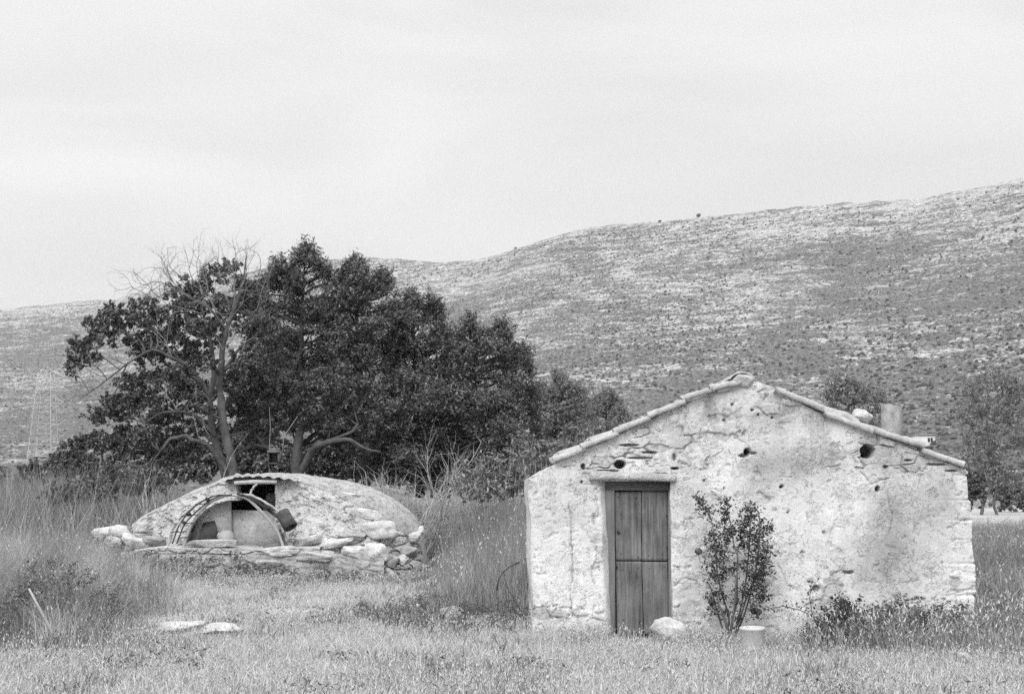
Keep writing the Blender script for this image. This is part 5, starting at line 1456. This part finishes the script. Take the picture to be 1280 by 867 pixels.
# rusted can hung at the right
pa = np.array(tuple(cp(352.5, 640, -.16))); pb = np.array(tuple(cp(363.5, 659, -.26)))
ax = (pb - pa); Lc = np.linalg.norm(ax); ax /= Lc
mb = MB(); rc_ = 8.6 * mpp(CIS_Y)
Vv, Ff = lathe([(.001, 0), (rc_ * .97, 0), (rc_, .01), (rc_, Lc * .3), (rc_ * 1.025, Lc * .32), (rc_, Lc * .34), (rc_, Lc * .66), (rc_ * 1.025, Lc * .68), (rc_, Lc * .7), (rc_ * 1.03, Lc), (rc_ * .93, Lc), (rc_ * .92, .03), (.001, .03)], 32)
Mx = np.array(Vector(ax).to_track_quat('Z', 'Y').to_matrix())
mb.add(Vv @ Mx.T, Ff); o = mb.build("rusted_can", M['rust'], None, True); o.location = pa; tag(o, "dark rusted can hanging tilted at the right end of the bent poles", "can")
shrub("weed_tuft", "dark weed tuft under the rusted can at the cistern opening", CIS_Y + .1, (360, 690), [(360, 672, 10, 8, 0)], 'leaf_mid', 900, .06, .02, 330, 14)

# rubble at the cistern's left end, slabs and rocks in the grass
for i, (px, py, wp, hp2, Y, mt, lab) in enumerate([
        (128, 664, 26, 16, 24.6, 'stone_white', "white rubble stone at the far left end of the cistern's broken wall"),
        (150, 662, 28, 20, 24.4, 'stone_white', "large white rubble stone second from the left of the cistern's broken wall"),
        (142, 674, 22, 14, 24.2, 'stone', "pale rubble stone lying below two white ones left of the cistern"),
        (172, 676, 34, 18, 24.2, 'stone_white', "whitish rubble stone touching the left foot of the cistern")]):
    o = rock("rubble_stone", at(px, py + 3, Y), (wp * mpp(Y) * 1.1, .4, hp2 * mpp(Y) * 1.1), M[mt], None, 600 + i, .25 * i, .6, 4, .24, R(7 * (i - 1)))
    tag(o, lab, "stone", "rubble left of the cistern")
def ground_stone(px, py, wp, hgt, dep, mt, seed, lab, name="flat_stone", z=0.02, box=.6, ry=0.0, rough=.12):
    p = ground(px, py); wm = wp * mpp(p.y)
    o = rock(name, p + Vector((0, 0, z)), (wm, dep, hgt), M[mt], None, seed, 0.1, box, 4, rough, ry)
    return tag(o, lab, "stone", "stones lying in the grass")
ground_stone(222, 787, 60, .15, .85, 'stone_white', 610, "left of the two flat white slabs in the grass at the lower left", box=.8, rough=.22, z=.03)
ground_stone(279, 790, 52, .13, .75, 'stone_white', 611, "right of the two flat white slabs in the grass at the lower left", box=.8, z=.03, rough=.22)
ground_stone(183, 780, 30, .06, .3, 'stone', 612, "small grey slab half buried left of the two flat white slabs", z=.03)
ground_stone(565, 774, 30, .20, .25, 'stone', 613, "grey rock in dark herbs between the cistern and the hut", "rock", .07, .4, R(-10), .14)
ground_stone(522, 762, 9, .06, .07, 'stone_white', 614, "small white pebble left of the grey rock in dark herbs", "pebble", .06, .2)
ground_stone(1203, 830, 26, .14, .2, 'stone', 615, "pale stone in weeds at the lower right corner", "rock", .05, .3)
ground_stone(1160, 830, 16, .08, .12, 'stone', 616, "small stone in the grass below the grey bushy weeds", "rock", .04, .3)
ground_stone(690, 792, 26, .08, .12, 'stone_grey', 617, "small grey stone at the foot of the wall left of the door", "rock", .03, .3)

# ---------------------------------------------------------------- far things
# lattice pylon
PY_Y = 250.0
pb_ = at(52, 612, PY_Y); pyl = thing("lattice_pylon", "pale steel lattice pylon at the left edge below the hill", "pylon", (pb_.x, PY_Y, 0))
def lat(pxc, top_py, bw_px, tw_px, arms):
    mb = MB(); m_ = mpp(PY_Y); xc_ = at(pxc, 600, PY_Y).x; zt = at(pxc, top_py, PY_Y).z
    lv = np.linspace(0, 1, 12) ** .85; r = .040
    hwid = lambda t: (bw_px * (1 - t) + tw_px * t) * m_ / 2
    cor = lambda t, sx, sy: np.array([xc_ + sx * hwid(t), PY_Y + sy * hwid(t), zt * t])
    C4 = [(-1, -1), (1, -1), (1, 1), (-1, 1)]
    for (sx, sy) in C4: mb.tube([cor(t, sx, sy) for t in lv], r * 1.3, 4)
    for t0, t1 in zip(lv[:-1], lv[1:]):
        for i in range(4):
            a_, b_ = C4[i], C4[(i + 1) % 4]
            mb.tube([cor(t0, *a_), cor(t1, *b_)], r * .8, 3); mb.tube([cor(t0, *b_), cor(t1, *a_)], r * .8, 3); mb.tube([cor(t1, *a_), cor(t1, *b_)], r * .8, 3)
    mb.build("tower", M['steel'], pyl)
    for (py, half) in arms:
        z = at(pxc, py, PY_Y).z; h = half * m_; t = z / zt; q = MB(); hw_ = hwid(t)
        for s_ in (-1, 1):
            tip = np.array([xc_ + s_ * h, PY_Y, z])
            for sy in (-1, 1):
                q.tube([np.array([xc_ + s_ * hw_, PY_Y + sy * hw_, z]), tip], r, 3); q.tube([np.array([xc_ + s_ * hw_, PY_Y + sy * hw_, z + 1.3]), tip], r, 3)
            for k in range(1, 4):
                u_ = k / 4; q.tube([np.array([xc_ + s_ * (hw_ + (h - hw_) * u_), PY_Y, z]), np.array([xc_ + s_ * (hw_ + (h - hw_) * u_), PY_Y, z + 1.3 * (1 - u_)])], r * .7, 3)
        q.tube([np.array([xc_ - hw_, PY_Y - hw_, z]), np.array([xc_ + hw_, PY_Y - hw_, z])], r, 3)
        q.build("crossarm", M['steel'], pyl)
lat(53, 466, 36, 15, [(488, 30), (504, 24), (472, 24)])

# far white house on the lower slope
fhY = 330.0
hp_ = at(1158, 549, fhY)
fh = thing("far_house", "tiny white house with dark window on the lower hillside right of the hut", "house", hp_)
m_ = mpp(fhY)
mb = MB(); mb.box(hp_ + Vector((0, 3, -1.5)), (22 * m_, 6, 11 * m_ + 3)); mb.build("wall", M['render'], fh)
mb = MB(); mb.box(hp_ + Vector((0, 3, 11 * m_ / 2 + .12)), (23.5 * m_, 6.6, .28)); mb.build("roof", M['stone_grey'], fh)
for dx in (3.0, 6.5):
    mb = MB(); mb.box(hp_ + Vector((dx * m_, -.02, -.1)), (2.6 * m_, .08, 5 * m_)); mb.build("window", M['black'], fh)
# lone tree on the skyline
for (px, dd, s_, lab) in ((877, None, 3.4, "tiny lone tree standing on the hill's skyline"), (827, None, 1.7, "tiny shrub on the skyline left of the lone tree"), (645, None, 1.7, "tiny shrub on the skyline above the pointed evergreen")):
    a_ = math.atan((px - 640) / F); j = int(np.argmin(np.abs(az - a_))); i = NR - 61
    p = Vector((Xh[i, j], Yh[i, j], Z[i, j] - .3))
    root = thing("skyline_tree", lab, "tree", p)
    mb = MB(); mb.tube([p, p + Vector((.2, 0, s_ * .5))], [.25, .12], 5); mb.build("trunk", M['bark_dark'], root)
    mb = MB(); foliage(mb, [(p + Vector((.3, 0, s_ * .65)), (s_ * .45, s_ * .4, s_ * .36)), (p + Vector((-.8, 0, s_ * .5)), (s_ * .3, s_ * .3, s_ * .22))], 14, .8, .5, 9, .5); mb.build("crown", M['leaf_dark'], root)

# ---------------------------------------------------------------- grass (nobody could count it)
def blades(P, H_, W_, lean, r_, bend=.35, dirbias=None):
    n = len(P)
    a_ = r_.random(n) * 2 * np.pi
    fc = np.stack([np.cos(a_), np.sin(a_), np.zeros(n)], -1)
    # mostly facing the light and the viewer at random
    l = r_.normal(size=(n, 2)) * lean
    if dirbias is not None: l = l + np.asarray(dirbias)
    top = np.stack([l[:, 0], l[:, 1], np.ones(n)], -1); top /= np.linalg.norm(top, axis=1, keepdims=True)
    H1 = H_[:, None]; W1 = W_[:, None]
    mid = P + np.stack([l[:, 0] * .35, l[:, 1] * .35, np.full(n, .55)], -1) * H1
    tip = P + top * H1 + np.stack([l[:, 0], l[:, 1], np.zeros(n)], -1) * H1 * bend
    V = np.stack([P - fc * W1 * .5, P + fc * W1 * .5, mid + fc * W1 * .42, mid - fc * W1 * .42, tip], 1).reshape(-1, 3)
    i = np.arange(n)[:, None] * 5
    return V, i + np.array([[0, 1, 2, 3]]), i + np.array([[3, 2, 4]]), tip, top

def scatter(n, y0, y1, r_, margin=60, pa=None, pb=None):
    """points spread evenly over the ground wedge between two distances"""
    y = np.sqrt(y0 ** 2 + (y1 ** 2 - y0 ** 2) * r_.random(n))
    pa = -margin if pa is None else pa; pb = 1280 + margin if pb is None else pb
    px = pa + (pb - pa) * r_.random(n)
    x = (px - 640) / F * y * 1.01
    return x, y

def clear(x, y):
    inh = (x > xL - .02) & (x < xR + .02) & (y > HUT_Y - .02) & (y < HUT_Y + HUT_D)
    cx = (x - xc) / (hw + .05); inc = (np.abs(cx) < 1) & (y > CIS_Y - .12 + 1.0 * np.clip(np.abs(cx), 0, 1) ** 5) & (y < CIS_Y + 4)
    inp = (y > 53 + 5 * vnoise(x * .3, y * .2)) & (y < 117) & (x > at(1085, 640, 80).x / 80 * y)
    return ~(inh | inc | inp)

def grass_obj(name, lab, x, y, hgt, wid, lean, mat, seed, heads=0.0, bend=.35, headsize=.05, headmat='seed', dirbias=None):
    r_ = np.random.default_rng(seed)
    P = np.stack([x, y, gh(x, y) - .01], -1)
    V, Fq_, Ft_, tip, top = blades(P, hgt, wid, lean, r_, bend, dirbias)
    o = mesh_np(name, V, [Fq_, Ft_], mat); struct(o, True); o["label"] = lab
    if heads:
        k = r_.random(len(x)) < heads
        T = tip[k]; D_ = top[k] + r_.normal(size=(k.sum(), 3)) * .25; D_ /= np.linalg.norm(D_, axis=1, keepdims=True)
        n = len(T); a_ = r_.random(n) * 2 * np.pi
        S1 = np.cross(D_, np.stack([np.cos(a_), np.sin(a_), np.zeros(n)], -1)); S1 /= (np.linalg.norm(S1, axis=1, keepdims=True) + 1e-9)
        S2 = np.cross(D_, S1)
        L_ = (headsize * (.6 + .8 * r_.random(n)))[:, None]; w_ = L_ * .17
        Vh = []
        b0 = T - D_ * L_ * .2
        Vh = np.stack([b0, b0 + D_ * L_ * .4 + S1 * w_, b0 + D_ * L_ * .4 - S1 * w_ * .5 + S2 * w_ * .87, b0 + D_ * L_ * .4 - S1 * w_ * .5 - S2 * w_ * .87, b0 + D_ * L_ * 1.2], 1).reshape(-1, 3)
        i = np.arange(n)[:, None] * 5
        Fh = np.concatenate([i + np.array([[0, 2, 1]]), i + np.array([[0, 3, 2]]), i + np.array([[0, 1, 3]]), i + np.array([[4, 1, 2]]), i + np.array([[4, 2, 3]]), i + np.array([[4, 3, 1]])])
        o2 = mesh_np(name + "_seed_heads", Vh, [Fh], M[headmat]); struct(o2, True); o2["label"] = lab + ", its seed heads"
    return o

r_ = np.random.default_rng(900)
def pxy(x, y): return proj(x, y, np.zeros_like(x))
def bl2(px, py, a, b_, rx, ry): return np.exp(-(((px - a) / rx) ** 2 + ((py - b_) / ry) ** 2))
def shortmask(px, py):
    return np.clip(1.2 * bl2(px, py, 245, 788, 66, 7) + bl2(px, py, 345, 767, 45, 6) + 1.2 * bl2(px, py, 941, 815, 26, 9) + bl2(px, py, 836, 802, 24, 8) + bl2(px, py, 905, 803, 30, 6) + bl2(px, py, 565, 780, 18, 6), 0, 1)

# short dry grass of the foreground
x, y = scatter(600000, 8.6, 26, r_, 170)
px, py = pxy(x, y)
n1 = fbm(x * .9, y * .9, None, 3, 66); n2 = fbm(x * 3, y * 3, None, 3, 67)
herb = bl2(px, py, 540, 770, 110, 22) + bl2(px, py, 70, 770, 90, 45) * 1.0 + bl2(px, py, 1130, 800, 110, 22) * .8
keep = clear(x, y) & (r_.random(len(x)) < np.clip(.62 + .8 * n1 + .6 * n2, .06, 1) * np.clip(1 - .92 * shortmask(px, py), 0, 1) * np.clip(1 - .75 * herb, .1, 1) * np.interp(y, [8.6, 14, 26], [.75, 1, .75]))
x, y, n1 = x[keep], y[keep], n1[keep]
h = (.055 + .10 * r_.random(len(x)) ** 1.3) * np.clip(1 + .6 * n1, .5, 1.6) * np.interp(y, [8, 14, 22], [.9, 1, 1.1])
grass_obj("grass", "short pale dry grass covering the foreground", x, y, h, .0045 + .006 * r_.random(len(x)), .45, M['straw'], 901, .0)
# seed-headed wild barley standing over it
x, y = scatter(110000, 8.6, 26, r_, 170)
px, py = pxy(x, y)
n1 = fbm(x * .7, y * .7, None, 3, 68)
herb = bl2(px, py, 540, 770, 110, 20) + bl2(px, py, 1130, 800, 110, 22) * .7
keep = clear(x, y) & (r_.random(len(x)) < np.clip(.45 + 1.5 * n1, .03, 1) * np.clip(1 - .95 * shortmask(px, py), 0, 1) * np.clip(1 - .8 * herb, .08, 1))
x, y = x[keep], y[keep]
h = (.07 + .13 * r_.random(len(x))) * np.interp(y, [13, 20], [1, .85])
grass_obj("barley_grass", "pale wild barley with seed heads in the foreground", x, y, h, .003 + .002 * r_.random(len(x)), .22, M['straw'], 902, .55, .35, .034)
# dark green undergrowth mixed in
x, y = scatter(140000, 8.6, 27, r_, 170)
px, py = pxy(x, y)
n1 = fbm(x * 1.1, y * 1.1, None, 3, 69)
herb = bl2(px, py, 540, 770, 115, 24) + bl2(px, py, 70, 765, 110, 60) + bl2(px, py, 1130, 805, 110, 22) + bl2(px, py, 180, 715, 60, 20) * .6 + bl2(px, py, 340, 725, 90, 10) * .8
keep = clear(x, y) & (r_.random(len(x)) < np.clip(.02 + 1.1 * n1 + .4 * fbm(x * 4, y * 4, None, 2, 70) + .8 * herb, 0, 1) * np.clip(1 - .95 * shortmask(px, py), 0, 1))
x, y = x[keep], y[keep]
grass_obj("undergrowth", "dark green undergrowth between the dry stems", x, y, .07 + .12 * r_.random(len(x)), .005 + .006 * r_.random(len(x)), .6, M['greengrass'], 903)

def tallzone(name, lab, n, y0, y1, pa, pb, hfun, dens, mat, wid, lean, seed, heads=.3, headsize=.09, headmat='seed'):
    rr = np.random.default_rng(seed)
    x, y = scatter(n, y0, y1, rr, 0, pa, pb)
    px, py = pxy(x, y)
    hh = hfun(px, py, x, y)
    n1 = fbm(x * 1.3, y * 1.3, None, 3, seed)
    keep = clear(x, y) & (rr.random(n) < np.clip(dens(px, py) * (.75 + 1.3 * n1), 0, 1)) & (hh > .05)
    x, y, hh = x[keep], y[keep], hh[keep]
    hh = hh * (.3 + .8 * rr.random(len(x)) ** .8)
    return grass_obj(name, lab, x, y, hh, wid * (.6 + .8 * rr.random(len(x))), lean, M[mat], seed, heads, .4, headsize, headmat)
# left clump
def lden(px, py): return .75 * np.clip(sstep(250, 110, px + 50 * fbm(px * .02, py * .03, None, 3, 4)) * sstep(655, 690, py) * sstep(850, 770, py + 40 * fbm(px * .02, py * .03, None, 3, 6)), 0, 1)
tallzone("tall_grass", "tall dry grass clump at the left edge", 90000, 13.6, 25, -120, 240, lambda px, py, x, y: (1.0 - .45 * sstep(60, 240, px) - .5 * sstep(720, 810, py)) * (1 + .5 * fbm(x * 1.5, y * 1.5, None, 2, 3)), lden, 'drygrass', .0045, .28, 911, .02, .04)
tallzone("tall_green_grass", "darker grass stems inside the clump at the left edge", 50000, 13.6, 22, -120, 240, lambda px, py, x, y: .6 - .3 * sstep(60, 240, px) - .35 * sstep(720, 810, py), lden, 'greengrass', .008, .28, 912, 0)
# between cistern and hut
def rden(px, py): return .62 * np.clip(sstep(500, 570, px + 20 * vnoise(px * .1, py * .1)) * sstep(785, 735, py + 30 * fbm(px * .025, py * .03, None, 3, 2)), 0, 1)
tallzone("tall_grass", "tall grey grass between the cistern and the hut", 90000, 17.0, 30, 480, 800, lambda px, py, x, y: (1.75 - 1.1 * sstep(660, 760, py) + .2 * sstep(560, 640, px)) * sstep(495, 610, px) * (1 + .35 * fbm(x * 1.2, y * 1.2, None, 3, 3)), rden, 'drygrass', .005, .13, 913, .02, .06)
tallzone("tall_green_grass", "darker grass stems between the cistern and the hut", 50000, 17.0, 28, 480, 800, lambda px, py, x, y: (1.0 - .6 * sstep(670, 760, py)) * sstep(490, 600, px) * (1 + .4 * fbm(x * 1.2, y * 1.2, None, 3, 8)), rden, 'greengrass', .010, .2, 914, 0)
# behind the cistern and under the trees
def bden(px, py): return np.ones_like(px)
tallzone("tall_grass", "rough grass behind the cistern under the trees", 110000, 26, 46, -260, 820, lambda px, py, x, y: (1.35 + .55 * sstep(300, 180, px)) * (1 + .45 * fbm(x * .6, y * .6, None, 3, 5)), bden, 'drygrass', .010, .2, 915, 0, .10)
tallzone("tall_green_grass", "dark rough growth under the trees", 40000, 27, 50, -260, 820, lambda px, py, x, y: .9 + 0 * px, bden, 'greengrass', .02, .3, 916, 0)
# right of the hut
tallzone("tall_green_grass", "rough dark grass right of the hut", 44000, 14.5, 47, 1195, 1480, lambda px, py, x, y: .40 + .5 * fbm(x * .8, y * .5, None, 3, 4), lambda px, py: .35 + .65 * sstep(660, 700, py), 'greengrass', .010, .3, 917, .0)
tallzone("tall_grass", "dry stems in the rough grass right of the hut", 44000, 14.5, 58, 1195, 1480, lambda px, py, x, y: .48 + .6 * fbm(x * .7 + 4, y * .5, None, 3, 6), lambda px, py: .5 + .5 * sstep(650, 690, py), 'drygrass', .009, .3, 922, .05, .06)
tallzone("tall_grass", "dry stalks among the weeds at the hut's right corner", 9000, 13.0, 15.5, 1000, 1330, lambda px, py, x, y: .42 + 0 * px, lambda px, py: sstep(835, 815, py), 'drygrass', .006, .35, 918, .2, .05)
tallzone("tall_grass", "grey stubble of the far field behind the hut", 50000, 46, 240, -300, 1500, lambda px, py, x, y: .7 + 0 * px, bden, 'drygrass', .06, .3, 919, 0)
# tufts along the foot of the walls
tallzone("wall_foot_grass", "grass along the foot of the hut wall", 12000, 14.0, 14.74, 650, 1215, lambda px, py, x, y: .17 + .10 * vnoise(x * 4, y), lambda px, py: 1 - .85 * ((px > 752) & (px < 830)), 'straw', .007, .35, 920, .15, .04)
tallzone("wall_foot_grass", "grass along the foot of the cistern's front wall", 14000, 22.6, 24.2, 110, 540, lambda px, py, x, y: .17 + .16 * vnoise(x * 2, y) + .10 * sstep(340, 240, px), bden, 'drygrass', .009, .3, 921, .1, .05)

def pmask(fx, seed_):
    return lambda px, py: fx(px, py) * sstep(.0, .25, fbm(px * .016, py * .02, None, 3, seed_))
tallzone("tall_pale_grass", "paler dry grass streaks in the clump at the left edge", 60000, 13.6, 25, -120, 260, lambda px, py, x, y: (1.05 - .45 * sstep(60, 240, px) - .55 * sstep(720, 810, py)), pmask(lden, 51), 'straw', .0042, .3, 931, .03, .04)
tallzone("tall_pale_grass", "paler dry grass streaks between the cistern and the hut", 50000, 17.0, 30, 500, 800, lambda px, py, x, y: (1.7 - 1.1 * sstep(660, 760, py)) * sstep(495, 610, px), pmask(rden, 52), 'straw', .0042, .15, 932, .02, .05)
tallzone("dry_stalks", "thin bent dead stalks standing in the foreground grass", 2600, 10.5, 24, -40, 1320, lambda px, py, x, y: .34 + .25 * vnoise(x * 3, y * 3), lambda px, py: .7 + 0 * px, 'straw', .0035, .5, 933, .5, .03)
# mixed low weeds scattered through the dry grass
rw = np.random.default_rng(77)
x, y = scatter(900, 9.5, 25, rw, 20)
n1 = fbm(x * .8, y * .8, None, 3, 55); px, py = pxy(x, y)
kp = clear(x, y) & (rw.random(len(x)) < np.clip(.12 + 1.3 * n1, 0, 1) * (1 - np.clip(shortmask(px, py), 0, 1)))
x, y = x[kp], y[kp]
PW = []; NW = []
for a_, b_ in zip(x, y):
    k = int(rw.integers(18, 60)); rr_ = .05 + .10 * rw.random()
    q = np.stack([a_ + rw.normal(size=k) * rr_, b_ + rw.normal(size=k) * rr_, .02 + rr_ * 1.1 * rw.random(k)], -1); q[:, 2] += gh(a_, b_)
    PW.append(q); NW.append(rw.normal(size=(k, 3)) * .6 + (0, -.2, .8))
PW = np.concatenate(PW); NW = np.concatenate(NW)
mb = MB(); mb.add(*leaves(PW, NW, .03 + .04 * rw.random(len(PW)), .012 + .012 * rw.random(len(PW)), .2, 66))
o = mb.build("weeds", M['leaf_mid'], None); struct(o, True); o["label"] = "small broad-leaved weeds scattered through the dry grass"

tallzone("tall_grass", "rough dry grass on the open ground behind the hut", 70000, 18.5, 60, 640, 1700, lambda px, py, x, y: .36 + .3 * fbm(x * .6, y * .6, None, 3, 9), bden, 'drygrass', .014, .35, 941, .05, .07)
tallzone("tall_green_grass", "green growth on the open ground behind the hut", 40000, 18.5, 60, 640, 1700, lambda px, py, x, y: .30 + .3 * fbm(x * .6, y * .6, None, 3, 10), bden, 'greengrass', .014, .4, 942, 0)
